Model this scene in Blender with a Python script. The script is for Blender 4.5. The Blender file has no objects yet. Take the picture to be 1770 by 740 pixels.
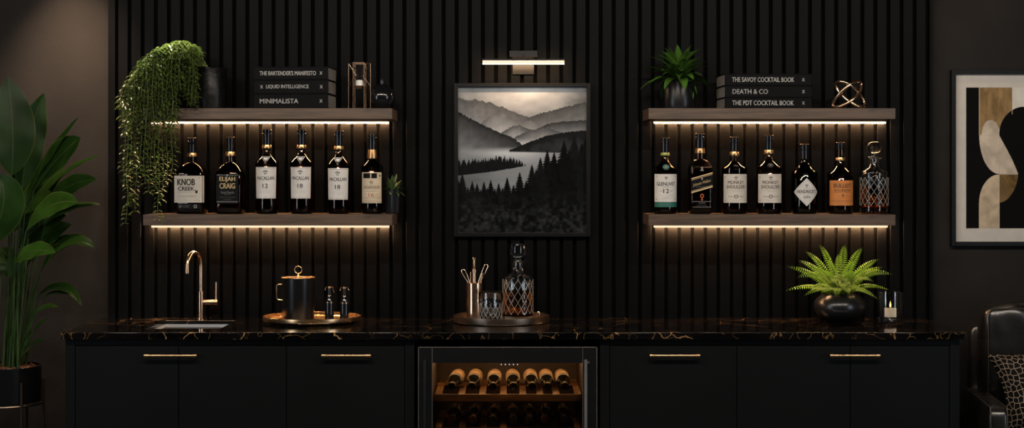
import bpy, bmesh, math, random
import numpy as np
from mathutils import Vector, Matrix

C = bpy.context.scene.collection
PI = math.pi
R = math.radians
rng = random.Random(7)

# ------------------------------------------------------------------ camera model
FPX, DW, HY, CX, EYE = 2850.0, 6.8, 300.0, 885.0, 1.515
def S(Y): return FPX / (DW + Y)
def X(px, Y): return (px - CX) / S(Y)
def Z(py, Y): return EYE + (HY - py) / S(Y)
def W3(px, py, Y): return Vector((X(px, Y), Y, Z(py, Y)))

cam = bpy.data.cameras.new('camera'); co = bpy.data.objects.new('camera', cam); C.objects.link(co)
cam.sensor_fit = 'HORIZONTAL'; cam.sensor_width = 36.0
cam.lens = FPX / 1770 * 36.0
cam.shift_x = 0.0
cam.shift_y = -(370 - HY) / 1770
cam.clip_end = 100
co.location = (0, -DW, EYE); co.rotation_euler = (PI / 2, 0, 0)
sc = bpy.context.scene
sc.camera = co
sc.view_settings.view_transform = 'Standard'
sc.view_settings.look = 'None'
sc.view_settings.gamma = 1.0
sc.view_settings.use_curve_mapping = False
sc.view_settings.exposure = 0.0
cy = sc.cycles
cy.max_bounces = 12; cy.transmission_bounces = 12; cy.transparent_max_bounces = 16
cy.diffuse_bounces = 3; cy.glossy_bounces = 5
cy.sample_clamp_indirect = 8.0
cy.blur_glossy = 0.6
cy.use_denoising = True

# ------------------------------------------------------------------ materials
def lin(c):
    return tuple((v / 255) / 12.92 if v / 255 <= .04045 else ((v / 255 + .055) / 1.055) ** 2.4 for v in c)

MATS = {}
def mat(name, col=(.5, .5, .5), rough=.5, metal=0.0, spec=.5, var=None, bump=None, coat=0.0,
        trans=0.0, ior=1.5, emit=None, estr=0.0, sub=0.0, stretch=(1, 1, 1), rvar=0.0, coat_rough=.1):
    m = bpy.data.materials.new(name); m.use_nodes = True
    nt = m.node_tree; N = nt.nodes; L = nt.links
    b = N['Principled BSDF']
    b.inputs['Base Color'].default_value = (*col, 1)
    b.inputs['Roughness'].default_value = rough
    b.inputs['Metallic'].default_value = metal
    b.inputs['Specular IOR Level'].default_value = spec
    b.inputs['IOR'].default_value = ior
    b.inputs['Coat Weight'].default_value = coat
    b.inputs['Coat Roughness'].default_value = coat_rough
    b.inputs['Transmission Weight'].default_value = trans
    if emit:
        b.inputs['Emission Color'].default_value = (*emit, 1)
        b.inputs['Emission Strength'].default_value = estr
    if sub:
        b.inputs['Subsurface Weight'].default_value = sub
        b.inputs['Subsurface Radius'].default_value = (.01, .006, .003)
    if var or bump or rvar:
        tc = N.new('ShaderNodeTexCoord'); mp = N.new('ShaderNodeMapping')
        mp.inputs['Scale'].default_value = stretch
        L.new(tc.outputs['Object'], mp.inputs['Vector'])
    if var:
        sc_, amt = var
        no = N.new('ShaderNodeTexNoise'); no.inputs['Scale'].default_value = sc_
        no.inputs['Detail'].default_value = 5
        L.new(mp.outputs[0], no.inputs['Vector'])
        r = N.new('ShaderNodeValToRGB')
        r.color_ramp.elements[0].position = .3; r.color_ramp.elements[1].position = .7
        r.color_ramp.elements[0].color = (*[c * (1 - amt) for c in col], 1)
        r.color_ramp.elements[1].color = (*[c * (1 + amt) for c in col], 1)
        L.new(no.outputs['Fac'], r.inputs['Fac']); L.new(r.outputs['Color'], b.inputs['Base Color'])
    if rvar:
        no3 = N.new('ShaderNodeTexNoise'); no3.inputs['Scale'].default_value = 12
        L.new(mp.outputs[0], no3.inputs['Vector'])
        mr = N.new('ShaderNodeMapRange')
        mr.inputs['To Min'].default_value = max(0, rough - rvar); mr.inputs['To Max'].default_value = rough + rvar
        L.new(no3.outputs['Fac'], mr.inputs['Value']); L.new(mr.outputs[0], b.inputs['Roughness'])
    if bump:
        sc_, st, dist = bump
        no2 = N.new('ShaderNodeTexNoise'); no2.inputs['Scale'].default_value = sc_
        no2.inputs['Detail'].default_value = 4
        L.new(mp.outputs[0], no2.inputs['Vector'])
        bp = N.new('ShaderNodeBump'); bp.inputs['Strength'].default_value = st; bp.inputs['Distance'].default_value = dist
        L.new(no2.outputs['Fac'], bp.inputs['Height']); L.new(bp.outputs['Normal'], b.inputs['Normal'])
    MATS[name] = m
    return m

def emission(name, col, strength):
    m = bpy.data.materials.new(name); m.use_nodes = True
    N = m.node_tree.nodes; L = m.node_tree.links
    N.clear(); o = N.new('ShaderNodeOutputMaterial'); e = N.new('ShaderNodeEmission')
    e.inputs['Color'].default_value = (*col, 1); e.inputs['Strength'].default_value = strength
    L.new(e.outputs[0], o.inputs['Surface'])
    return m

def glass(name, col=(1, 1, 1), rough=0.0, ior=1.5):
    m = bpy.data.materials.new(name); m.use_nodes = True
    N = m.node_tree.nodes; L = m.node_tree.links
    N.clear(); o = N.new('ShaderNodeOutputMaterial'); e = N.new('ShaderNodeBsdfGlass')
    e.inputs['Color'].default_value = (*col, 1); e.inputs['Roughness'].default_value = rough; e.inputs['IOR'].default_value = ior
    L.new(e.outputs[0], o.inputs['Surface'])
    return m

def thin_glass(name):
    m = bpy.data.materials.new(name); m.use_nodes = True
    N = m.node_tree.nodes; L = m.node_tree.links
    N.clear(); o = N.new('ShaderNodeOutputMaterial'); t = N.new('ShaderNodeBsdfTransparent'); g = N.new('ShaderNodeBsdfGlossy')
    g.inputs['Roughness'].default_value = .02; fr = N.new('ShaderNodeFresnel'); fr.inputs['IOR'].default_value = 1.45
    t.inputs['Color'].default_value = (.93, .93, .93, 1)
    mx = N.new('ShaderNodeMixShader')
    L.new(fr.outputs[0], mx.inputs['Fac']); L.new(t.outputs[0], mx.inputs[1]); L.new(g.outputs[0], mx.inputs[2])
    L.new(mx.outputs[0], o.inputs['Surface'])
    return m

def wood(name, c1, c2, rough=.5, axis='X', scale=1.0):
    m = bpy.data.materials.new(name); m.use_nodes = True
    N = m.node_tree.nodes; L = m.node_tree.links; b = N['Principled BSDF']
    b.inputs['Roughness'].default_value = rough
    tc = N.new('ShaderNodeTexCoord'); mp = N.new('ShaderNodeMapping')
    st = {'X': (1.6, 16, 22), 'Y': (16, 1.6, 22)}[axis]
    mp.inputs['Scale'].default_value = [v * scale for v in st]
    L.new(tc.outputs['Object'], mp.inputs['Vector'])
    n1 = N.new('ShaderNodeTexNoise'); n1.inputs['Scale'].default_value = 3.0; n1.inputs['Detail'].default_value = 8
    n1.inputs['Roughness'].default_value = .65; n1.inputs['Distortion'].default_value = .6
    L.new(mp.outputs[0], n1.inputs['Vector'])
    r = N.new('ShaderNodeValToRGB'); e = r.color_ramp.elements
    e[0].position = .3; e[0].color = (*c1, 1); e[1].position = .68; e[1].color = (*c2, 1)
    L.new(n1.outputs['Fac'], r.inputs['Fac']); L.new(r.outputs['Color'], b.inputs['Base Color'])
    bp = N.new('ShaderNodeBump'); bp.inputs['Strength'].default_value = .25; bp.inputs['Distance'].default_value = .002
    L.new(n1.outputs['Fac'], bp.inputs['Height']); L.new(bp.outputs[0], b.inputs['Normal'])
    return m

def marble(name):
    m = bpy.data.materials.new(name); m.use_nodes = True
    N = m.node_tree.nodes; L = m.node_tree.links; b = N['Principled BSDF']
    b.inputs['Roughness'].default_value = .07; b.inputs['Specular IOR Level'].default_value = .55
    tc = N.new('ShaderNodeTexCoord')
    def layer(scale, dist, width, seed, mscale, mlo, mhi):
        mp = N.new('ShaderNodeMapping'); mp.inputs['Location'].default_value = (seed, seed * .7, seed * .3)
        mp.inputs['Rotation'].default_value = (0.3, 0.2, .5 + seed)
        L.new(tc.outputs['Object'], mp.inputs['Vector'])
        no = N.new('ShaderNodeTexNoise'); no.inputs['Scale'].default_value = scale * 1.3; no.inputs['Detail'].default_value = 6
        L.new(mp.outputs[0], no.inputs['Vector'])
        sub = N.new('ShaderNodeVectorMath'); sub.operation = 'SUBTRACT'; sub.inputs[1].default_value = (.5, .5, .5)
        L.new(no.outputs['Color'], sub.inputs[0])
        scl = N.new('ShaderNodeVectorMath'); scl.operation = 'SCALE'; scl.inputs['Scale'].default_value = dist
        L.new(sub.outputs[0], scl.inputs[0])
        ad = N.new('ShaderNodeVectorMath'); ad.operation = 'ADD'
        L.new(mp.outputs[0], ad.inputs[0]); L.new(scl.outputs[0], ad.inputs[1])
        vo = N.new('ShaderNodeTexVoronoi'); vo.feature = 'DISTANCE_TO_EDGE'; vo.inputs['Scale'].default_value = scale
        L.new(ad.outputs[0], vo.inputs['Vector'])
        r = N.new('ShaderNodeMapRange'); r.inputs['From Min'].default_value = 0; r.inputs['From Max'].default_value = width
        r.inputs['To Min'].default_value = 1; r.inputs['To Max'].default_value = 0
        L.new(vo.outputs['Distance'], r.inputs['Value'])
        nm = N.new('ShaderNodeTexNoise'); nm.inputs['Scale'].default_value = mscale; nm.inputs['Detail'].default_value = 3
        L.new(mp.outputs[0], nm.inputs['Vector'])
        r2 = N.new('ShaderNodeMapRange'); r2.inputs['From Min'].default_value = mlo; r2.inputs['From Max'].default_value = mhi
        L.new(nm.outputs['Fac'], r2.inputs['Value'])
        mu = N.new('ShaderNodeMath'); mu.operation = 'MULTIPLY'
        L.new(r.outputs[0], mu.inputs[0]); L.new(r2.outputs[0], mu.inputs[1])
        return mu
    a = layer(3.0, .30, .0075, 3.1, 4, .40, .60)
    c = layer(9.5, .14, .014, 8.4, 6, .39, .60)
    ba = N.new('ShaderNodeTexNoise'); ba.inputs['Scale'].default_value = 5; ba.inputs['Detail'].default_value = 6
    L.new(tc.outputs['Object'], ba.inputs['Vector'])
    rb = N.new('ShaderNodeValToRGB'); e = rb.color_ramp.elements
    e[0].color = (.0015, .0015, .0016, 1); e[0].position = .4; e[1].color = (.006, .005, .0048, 1); e[1].position = .75
    L.new(ba.outputs['Fac'], rb.inputs['Fac'])
    m1 = N.new('ShaderNodeMixRGB'); m1.inputs['Color2'].default_value = (.22, .12, .045, 1)
    L.new(c.outputs[0], m1.inputs['Fac']); L.new(rb.outputs[0], m1.inputs['Color1'])
    m2 = N.new('ShaderNodeMixRGB'); m2.inputs['Color2'].default_value = (.42, .24, .10, 1)
    L.new(a.outputs[0], m2.inputs['Fac']); L.new(m1.outputs[0], m2.inputs['Color1'])
    L.new(m2.outputs[0], b.inputs['Base Color'])
    return m

def leafmat(name, base, vein, rough=.35, transl=.25, nv=16, vw=.07, var=.35, spec=.3):
    m = bpy.data.materials.new(name); m.use_nodes = True
    N = m.node_tree.nodes; L = m.node_tree.links; b = N['Principled BSDF']; out = N['Material Output']
    b.inputs['Roughness'].default_value = rough; b.inputs['Specular IOR Level'].default_value = spec
    uv = N.new('ShaderNodeUVMap'); sx = N.new('ShaderNodeSeparateXYZ'); L.new(uv.outputs[0], sx.inputs[0])
    def M(op, a=None, bb=None, clamp=False):
        n = N.new('ShaderNodeMath'); n.operation = op; n.use_clamp = clamp
        for i, v in enumerate((a, bb)):
            if v is None: continue
            if isinstance(v, (int, float)): n.inputs[i].default_value = v
            else: L.new(v, n.inputs[i])
        return n.outputs[0]
    au = M('ABSOLUTE', M('SUBTRACT', M('MULTIPLY', sx.outputs['X'], 2.0), 1.0))
    rib = M('SUBTRACT', 1.0, M('MULTIPLY', au, 1 / vw), True)
    w = M('SINE', M('MULTIPLY', M('SUBTRACT', sx.outputs['Y'], M('MULTIPLY', au, .22)), nv * 2 * PI))
    sv = M('MULTIPLY', M('MAXIMUM', w, 0.0), .05)
    edge = M('MULTIPLY', M('SUBTRACT', M('MULTIPLY', au, 14.0), 13.0, True), .6)
    fac = M('MAXIMUM', M('MAXIMUM', rib, sv), edge)
    tc = N.new('ShaderNodeTexCoord'); no = N.new('ShaderNodeTexNoise'); no.inputs['Scale'].default_value = 9
    L.new(tc.outputs['Object'], no.inputs['Vector'])
    r = N.new('ShaderNodeValToRGB'); e = r.color_ramp.elements
    e[0].position = .35; e[0].color = (*[v * (1 - var) for v in base], 1); e[1].position = .65; e[1].color = (*[v * (1 + var) for v in base], 1)
    L.new(no.outputs['Fac'], r.inputs['Fac'])
    mx = N.new('ShaderNodeMixRGB'); mx.inputs['Color2'].default_value = (*vein, 1)
    L.new(fac, mx.inputs['Fac']); L.new(r.outputs[0], mx.inputs['Color1'])
    L.new(mx.outputs[0], b.inputs['Base Color'])
    bp = N.new('ShaderNodeBump'); bp.inputs['Strength'].default_value = .03; bp.inputs['Distance'].default_value = .002
    L.new(w, bp.inputs['Height']); L.new(bp.outputs[0], b.inputs['Normal'])
    tr = N.new('ShaderNodeBsdfTranslucent'); L.new(mx.outputs[0], tr.inputs['Color'])
    ms = N.new('ShaderNodeMixShader'); ms.inputs['Fac'].default_value = transl
    L.new(b.outputs[0], ms.inputs[1]); L.new(tr.outputs[0], ms.inputs[2]); L.new(ms.outputs[0], out.inputs['Surface'])
    return m

def vcolmat(name, rough=.6, spec=.3):
    m = bpy.data.materials.new(name); m.use_nodes = True
    N = m.node_tree.nodes; L = m.node_tree.links; b = N['Principled BSDF']
    b.inputs['Roughness'].default_value = rough; b.inputs['Specular IOR Level'].default_value = spec
    a = N.new('ShaderNodeVertexColor'); a.layer_name = 'paint'
    L.new(a.outputs['Color'], b.inputs['Base Color'])
    return m

def cellmat(name):
    m = bpy.data.materials.new(name); m.use_nodes = True
    N = m.node_tree.nodes; L = m.node_tree.links; b = N['Principled BSDF']
    b.inputs['Roughness'].default_value = .75; b.inputs['Specular IOR Level'].default_value = .12
    uv = N.new('ShaderNodeUVMap'); mp = N.new('ShaderNodeMapping'); mp.inputs['Scale'].default_value = (22, 14, 1)
    L.new(uv.outputs[0], mp.inputs['Vector'])
    vo = N.new('ShaderNodeTexVoronoi'); vo.feature = 'DISTANCE_TO_EDGE'; vo.voronoi_dimensions = '2D'
    vo.inputs['Scale'].default_value = 1.0; vo.inputs['Randomness'].default_value = .62
    L.new(mp.outputs[0], vo.inputs['Vector'])
    r = N.new('ShaderNodeValToRGB'); e = r.color_ramp.elements
    e[0].position = .04; e[0].color = (.30, .22, .15, 1); e[1].position = .075; e[1].color = (.0035, .003, .003, 1)
    L.new(vo.outputs['Distance'], r.inputs['Fac']); L.new(r.outputs[0], b.inputs['Base Color'])
    no = N.new('ShaderNodeTexNoise'); no.inputs['Scale'].default_value = 260; tc = N.new('ShaderNodeTexCoord')
    L.new(tc.outputs['Object'], no.inputs['Vector'])
    bp = N.new('ShaderNodeBump'); bp.inputs['Strength'].default_value = .5; bp.inputs['Distance'].default_value = .002
    L.new(no.outputs['Fac'], bp.inputs['Height']); L.new(bp.outputs[0], b.inputs['Normal'])
    return m

M = {}
M['plaster'] = mat('plaster', (.0172, .0152, .0138), .85, spec=.15, var=(3.0, .22), bump=(160, .22, .003))
M['slat'] = mat('black_slat', (.0024, .0024, .0025), .5, spec=.06, var=(6, .2), bump=(40, .12, .001), stretch=(6, 6, .4))
M['backing'] = mat('black_backing', (.002, .002, .002), .8, spec=.05, var=(8, .2))
M['floor'] = wood('dark_floor', (.012, .009, .007), (.03, .022, .016), .4, 'X')
M['ceiling'] = mat('dark_ceiling', (.02, .019, .018), .9, var=(3, .1))
M['walnut'] = wood('walnut', (.032, .018, .0105), (.108, .063, .037), .48, 'X')
M['marble'] = marble('black_marble')
M['cabinet'] = mat('black_lacquer', (.0042, .0045, .0048), .5, spec=.10, var=(3, .1), bump=(300, .08, .0005))
M['brass'] = mat('brushed_brass', (.74, .48, .26), .27, 1.0, var=(30, .06), rvar=.05)
M['rose'] = mat('rose_brass', (.82, .55, .36), .22, 1.0, var=(30, .05), rvar=.04)
M['bronze'] = mat('dark_bronze', (.17, .13, .10), .36, 1.0, var=(20, .12), rvar=.06)
M['steel'] = mat('brushed_steel', (.52, .53, .55), .32, 1.0, var=(30, .05), stretch=(1, 8, 1))
M['graphite'] = mat('graphite_metal', (.10, .095, .09), .3, 1.0, var=(20, .1))
M['blackmetal'] = mat('satin_black_metal', (.005, .005, .0055), .30, spec=.3, var=(15, .15))
M['blackgloss'] = mat('gloss_black', (.006, .006, .007), .12, spec=.5, var=(10, .1))
M['blackceramic'] = mat('black_ceramic', (.008, .008, .009), .28, spec=.5, var=(14, .2), bump=(60, .08, .001))
M['roughceramic'] = mat('mottled_black_ceramic', (.0040, .0037, .0035), .34, spec=.18, var=(30, .5), bump=(55, .5, .003))
M['frame'] = mat('black_frame', (.005, .005, .005), .4, spec=.15, var=(10, .1))
M['bookblack'] = mat('black_book_cloth', (.003, .003, .0032), .55, spec=.07, var=(40, .15), bump=(500, .2, .0004))
M['pages'] = mat('book_pages', (.20, .175, .15), .9, spec=.1, var=(30, .25), stretch=(1, 1, 14))
M['ink_white'] = mat('white_ink', (.72, .70, .66), .6, var=(60, .05))
M['cream'] = mat('cream_paper', (.52, .475, .41), .7, var=(25, .08))
M['paper'] = mat('grey_white_paper', (.56, .53, .49), .7, var=(25, .07))
M['tan'] = mat('tan_paper', (.50, .41, .29), .7, var=(25, .10))
M['orange'] = mat('orange_paper', (.50, .17, .035), .7, var=(25, .12))
M['blacklabel'] = mat('black_paper', (.004, .004, .004), .5, spec=.1, var=(25, .1))
M['ink'] = mat('black_ink', (.012, .011, .010), .6, var=(60, .05))
M['ink_brown'] = mat('brown_ink', (.05, .025, .012), .6, var=(60, .05))
M['ink_red'] = mat('red_ink', (.35, .07, .015), .6, var=(60, .05))
M['ink_gold'] = mat('gold_ink', (.62, .46, .24), .45, .4, var=(60, .06))
M['ink_grey'] = mat('grey_ink', (.26, .24, .22), .6, var=(60, .05))
M['kraft'] = mat('kraft_paper', (.26, .16, .08), .7, var=(25, .1))
M['green'] = mat('green_paper', (.012, .10, .07), .55, var=(30, .1))
M['limeband'] = mat('lime_foil', (.28, .30, .07), .4, .3, var=(30, .1))
M['goldfoil'] = mat('gold_foil', (.72, .42, .18), .3, 1.0, var=(40, .1))
M['glass'] = glass('clear_glass', (.96, .97, .97))
M['cutglint'] = mat('cut_glints', (.62, .58, .52), .3, trans=.25, var=(60, .05))  # pale body colour stands in for light glinting in the cuts
M['darkglass'] = glass('smoked_glass', (.80, .72, .64))
M['whisky'] = glass('dark_whisky', (.36, .105, .018), 0, 1.36)
M['amber'] = glass('amber_whisky', (.86, .42, .12), 0, 1.36)
M['gin'] = glass('black_gin_glass', (.05, .06, .06), 0, 1.4)
M['pane'] = thin_glass('door_pane')
M['wax'] = mat('candle_wax', (.82, .72, .56), .5, sub=.3, var=(20, .04))
M['waxwhite'] = mat('white_wax', (.75, .73, .70), .5, sub=.2, var=(20, .04))
M['soil'] = mat('soil', (.02, .012, .008), .95, var=(80, .5), bump=(120, 1, .01))
M['claypebble'] = mat('clay_pebbles', (.12, .035, .015), .9, var=(90, .5), bump=(90, 1, .01))
M['leather'] = mat('black_leather', (.0075, .0066, .006), .28, spec=.95, var=(9, .3), bump=(22, .22, .006), rvar=.08)
M['piping'] = mat('leather_piping', (.035, .028, .022), .4, var=(20, .2))
M['oakrack'] = wood('oak_rack', (.20, .095, .035), (.36, .19, .08), .5, 'Y')
M['fridgewood'] = wood('fridge_wood', (.16, .08, .03), (.28, .15, .065), .5, 'X')
M['fridgeblack'] = mat('fridge_black', (.006, .006, .0065), .3, spec=.45, var=(10, .1))
M['fridgeliner'] = mat('fridge_liner', (.055, .034, .020), .55, var=(10, .15))
M['trimgrey'] = mat('grey_trim_metal', (.16, .145, .13), .35, .4, var=(12, .1))
M['sinksteel'] = mat('sink_steel', (.55, .57, .60), .4, .45, var=(20, .05))
M['winebottle'] = mat('dark_wine_glass', (.006, .007, .005), .08, spec=.6, var=(10, .1), coat=.4)
M['capsule'] = mat('dark_capsule', (.020, .016, .014), .3, .5, var=(20, .15))
M['capcopper'] = mat('copper_capsule', (.30, .14, .07), .35, .8, var=(20, .15))
M['capolive'] = mat('olive_capsule', (.16, .15, .06), .35, .8, var=(20, .15))
M['capgrey'] = mat('grey_capsule', (.18, .16, .14), .35, .8, var=(20, .15))
M['bigleaf'] = leafmat('glossy_big_leaf', (.0085, .027, .0036), (.075, .090, .020), .36, .12, 34, .028, spec=.10)
M['bigleaf2'] = leafmat('bright_big_leaf', (.028, .072, .008), (.16, .18, .05), .22, .2, 34, .04)
M['stem'] = mat('green_stem', (.016, .038, .007), .45, spec=.3, var=(12, .4))
M['vineleaf'] = leafmat('vine_leaf', (.030, .052, .007), (.20, .22, .06), .26, .08, 4, .16, .6, spec=.8)
M['vine'] = mat('vine_stem', (.07, .10, .02), .6, var=(12, .4))
M['rosette'] = leafmat('rosette_leaf', (.045, .115, .014), (.16, .22, .05), .28, .12, 8, .05, spec=.45)
M['rosettedark'] = leafmat('dark_rosette_leaf', (.05, .09, .030), (.07, .12, .04), .4, .12, 8, .05)
M['fern'] = leafmat('fern_leaf', (.19, .36, .014), (.28, .42, .05), .45, .3, 4, .1, .3)
M['led'] = emission('led_emitter', (1.0, .56, .27), 260.0)
M['ledfront'] = emission('led_front_diffuser', (1.0, .68, .45), 1.35)
M['piclamp'] = emission('picture_lamp_emitter', (1.0, .64, .36), 62.0)
M['flame'] = emission('candle_flame', (1.0, .42, .07), 9.0)
M['dot'] = emission('display_dot', (.75, .85, 1.0), 1.3)
M['fridgeled'] = emission('fridge_led', (1.0, .55, .22), 42.0)
M['winlight'] = emission('window_daylight', (.80, .89, 1.0), 6.0)
M['cells'] = cellmat('cell_pattern_fabric')
M['paint'] = vcolmat('painted_picture', .8, .02)
M['matboard'] = mat('picture_mat', (.52, .48, .43), .8, var=(30, .05))

# ------------------------------------------------------------------ mesh builder
class MB:
    def __init__(self): self.V = []; self.F = []; self.UV = []; self.MI = []
    def add(self, v, f, uv=None, mi=0):
        o = len(self.V); self.V += [tuple(p) for p in v]
        self.UV += list(uv) if uv is not None else [(0, 0)] * len(v)
        self.F += [tuple(i + o for i in q) for q in f]; self.MI += [mi] * len(f)
        return self
    def build(self, name, mats, parent=None, smooth=True, angle=38, bevel=0, seg=2, subsurf=0, solid=0, loc=None):
        me = bpy.data.meshes.new(name); me.from_pydata(self.V, [], self.F); me.validate()
        if not isinstance(mats, (list, tuple)): mats = [mats]
        for m in mats: me.materials.append(m)
        if len(me.polygons) == len(self.MI):
            me.polygons.foreach_set('material_index', self.MI)
        if any(u != (0, 0) for u in self.UV):
            ul = me.uv_layers.new(name='UVMap')
            ii = np.empty(len(me.loops), dtype=np.int32); me.loops.foreach_get('vertex_index', ii)
            ul.data.foreach_set('uv', np.array(self.UV, dtype=np.float32)[ii].ravel())
        if smooth:
            me.polygons.foreach_set('use_smooth', [True] * len(me.polygons))
            me.set_sharp_from_angle(angle=R(angle))
        me.update()
        o = bpy.data.objects.new(name, me); C.objects.link(o)
        if parent: o.parent = parent
        if loc is not None: o.location = loc
        if bevel:
            md = o.modifiers.new('bevel', 'BEVEL'); md.width = bevel; md.segments = seg; md.limit_method = 'ANGLE'
            md.angle_limit = R(40); md.harden_normals = True
        if subsurf:
            md = o.modifiers.new('subsurf', 'SUBSURF'); md.levels = md.render_levels = subsurf
        if solid:
            md = o.modifiers.new('solid', 'SOLIDIFY'); md.thickness = solid; md.offset = 0
        return o

def box(mb, x0, x1, y0, y1, z0, z1, mi=0, uv=None):
    v = [(x0, y0, z0), (x1, y0, z0), (x1, y1, z0), (x0, y1, z0), (x0, y0, z1), (x1, y0, z1), (x1, y1, z1), (x0, y1, z1)]
    f = [(3, 2, 1, 0), (4, 5, 6, 7), (0, 1, 5, 4), (1, 2, 6, 5), (2, 3, 7, 6), (3, 0, 4, 7)]
    return mb.add(v, f, None, mi)

def lathe(mb, prof, n=48, c=(0, 0, 0), mi=0, disp=None, axis='Z', groove_mi=None):
    v = []; f = []; rows = []; fm = []
    for r, z in prof:
        if r < 1e-7:
            rows.append([len(v)]); v.append((0, 0, z))
        else:
            row = []
            for k in range(n):
                a = 2 * PI * k / n
                rr = r + (disp(a, z, r) if disp else 0)
                row.append(len(v)); v.append((rr * math.sin(a), -rr * math.cos(a), z))
            rows.append(row)
    for i in range(len(rows) - 1):
        a, b = rows[i], rows[i + 1]
        if len(a) == 1 and len(b) == 1: continue
        for k in range(n):
            k2 = (k + 1) % n
            if len(a) == 1: q = (a[0], b[k2], b[k])
            elif len(b) == 1: q = (a[k], a[k2], b[0])
            else: q = (a[k], a[k2], b[k2], b[k])
            f.append(q)
            m_ = mi
            if groove_mi is not None and disp:
                zz = (prof[i][1] + prof[i + 1][1]) / 2; aa = 2 * PI * (k + .5) / n
                if disp(aa, zz, 1) < -groove_mi[1]: m_ = groove_mi[0]
            fm.append(m_)
    if axis == 'Y':   # z axis becomes -Y (towards the viewer)
        v = [(p[0], -p[2], -p[1]) for p in v]; f = [tuple(q) for q in f]
        v = [(p[0], p[1], -p[2]) for p in v]; f = [tuple(reversed(q)) for q in f]
        f = [tuple(reversed(q)) for q in f]
    v = [(p[0] + c[0], p[1] + c[1], p[2] + c[2]) for p in v]
    o = len(mb.V)
    mb.add(v, f, None, mi)
    mb.MI[-len(f):] = fm
    return mb

def tube(mb, pts, r, n=8, closed=False, cap=True, mi=0):
    P = [Vector(p) for p in pts]; m = len(P)
    rad = r if isinstance(r, (list, tuple)) else [r] * m
    T = []
    for i in range(m):
        if closed: t = P[(i + 1) % m] - P[i - 1]
        else: t = P[min(i + 1, m - 1)] - P[max(i - 1, 0)]
        T.append(t.normalized())
    up = Vector((0, 0, 1)) if abs(T[0].z) < .9 else Vector((1, 0, 0))
    nrm = (up - T[0] * up.dot(T[0])).normalized()
    v = []; f = []
    for i in range(m):
        if i:
            nrm = (nrm - T[i] * nrm.dot(T[i]))
            nrm = nrm.normalized() if nrm.length > 1e-6 else T[i].orthogonal().normalized()
        bn = T[i].cross(nrm)
        for k in range(n):
            a = 2 * PI * k / n
            v.append(P[i] + (nrm * math.cos(a) + bn * math.sin(a)) * rad[i])
    for i in range(m if closed else m - 1):
        j = (i + 1) % m
        for k in range(n):
            k2 = (k + 1) % n
            f.append((i * n + k, i * n + k2, j * n + k2, j * n + k))
    if cap and not closed:
        f.append(tuple(range(n - 1, -1, -1))); f.append(tuple((m - 1) * n + k for k in range(n)))
    return mb.add(v, f, None, mi)

def rrect(w, d, rad, n=5):
    pts = []; rad = min(rad, w * .999, d * .999)
    for cx_, cy_, a0 in ((w - rad, -(d - rad), -90), (w - rad, d - rad, 0), (-(w - rad), d - rad, 90), (-(w - rad), -(d - rad), 180)):
        for k in range(n + 1):
            a = R(a0 + 90 * k / n); pts.append((cx_ + rad * math.cos(a), cy_ + rad * math.sin(a)))
    return pts

def loft(mb, secs, cap=(True, True), mi=0):
    n = len(secs[0][1]); v = []; f = []
    for z, pts in secs: v += [(p[0], p[1], z) for p in pts]
    for i in range(len(secs) - 1):
        for k in range(n):
            k2 = (k + 1) % n
            f.append((i * n + k, i * n + k2, (i + 1) * n + k2, (i + 1) * n + k))
    if cap[0]: f.append(tuple(range(n - 1, -1, -1)))
    if cap[1]: f.append(tuple((len(secs) - 1) * n + k for k in range(n)))
    return mb.add(v, f, None, mi)

def bez(p0, p1, p2, n):
    p0, p1, p2 = Vector(p0), Vector(p1), Vector(p2)
    return [(1 - t) ** 2 * p0 + 2 * (1 - t) * t * p1 + t * t * p2 for t in [i / n for i in range(n + 1)]]

def blade(mb, p0, p1, p2, W, nrm, fold=.25, n=10, peak=.45, cols=4, mi=0, wave=0.0, tipw=0.0, curl=0.0):
    """A leaf along a curve p0-p1-p2, W = half width, nrm = side the leaf faces."""
    pts = bez(p0, p1, p2, n); nrm = Vector(nrm).normalized()
    v = []; uv = []; f = []
    for i, p in enumerate(pts):
        t = i / n
        tan = (pts[min(i + 1, n)] - pts[max(i - 1, 0)]).normalized()
        side = tan.cross(nrm)
        side = side.normalized() if side.length > 1e-5 else Vector((1, 0, 0))
        nn = side.cross(tan).normalized()
        k = math.log(.5) / math.log(peak)
        w = W * max(0.012, math.sin(PI * min(1, max(0, t)) ** k) ** .8)
        if i == n: w = W * max(.012, tipw)
        for c in range(cols + 1):
            u = -1 + 2 * c / cols
            wob = wave * math.sin(t * 17 + u * 2.1) * abs(u)
            v.append(p + side * (u * w) + nn * (w * (fold * abs(u) - curl * u * u + wob)))
            uv.append((.5 + u / 2, max(t, .001)))
    for i in range(n):
        for c in range(cols):
            a = i * (cols + 1) + c
            f.append((a, a + 1, a + cols + 2, a + cols + 1))
    return mb.add(v, f, uv, mi)

# ---- lettering -------------------------------------------------------
_tc = {}
def text_geo(s):
    if s in _tc: return _tc[s]
    cu = bpy.data.curves.new('t', 'FONT'); cu.body = s; cu.resolution_u = 3; cu.offset = 0.0
    o = bpy.data.objects.new('t', cu); C.objects.link(o)
    dg = bpy.context.evaluated_depsgraph_get(); dg.update()
    me = bpy.data.meshes.new_from_object(o.evaluated_get(dg))
    v = [(p.co.x, p.co.y) for p in me.vertices]; f = [tuple(p.vertices) for p in me.polygons]
    C.objects.unlink(o); bpy.data.objects.remove(o); bpy.data.curves.remove(cu); bpy.data.meshes.remove(me)
    xs = [p[0] for p in v]; ys = [p[1] for p in v]
    x0, x1, y0, y1 = min(xs), max(xs), min(ys), max(ys)
    v = [((p[0] - x0) / (x1 - x0) - .5, (p[1] - y0) / (y1 - y0) - .5) for p in v]
    _tc[s] = (v, f); return _tc[s]
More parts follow.
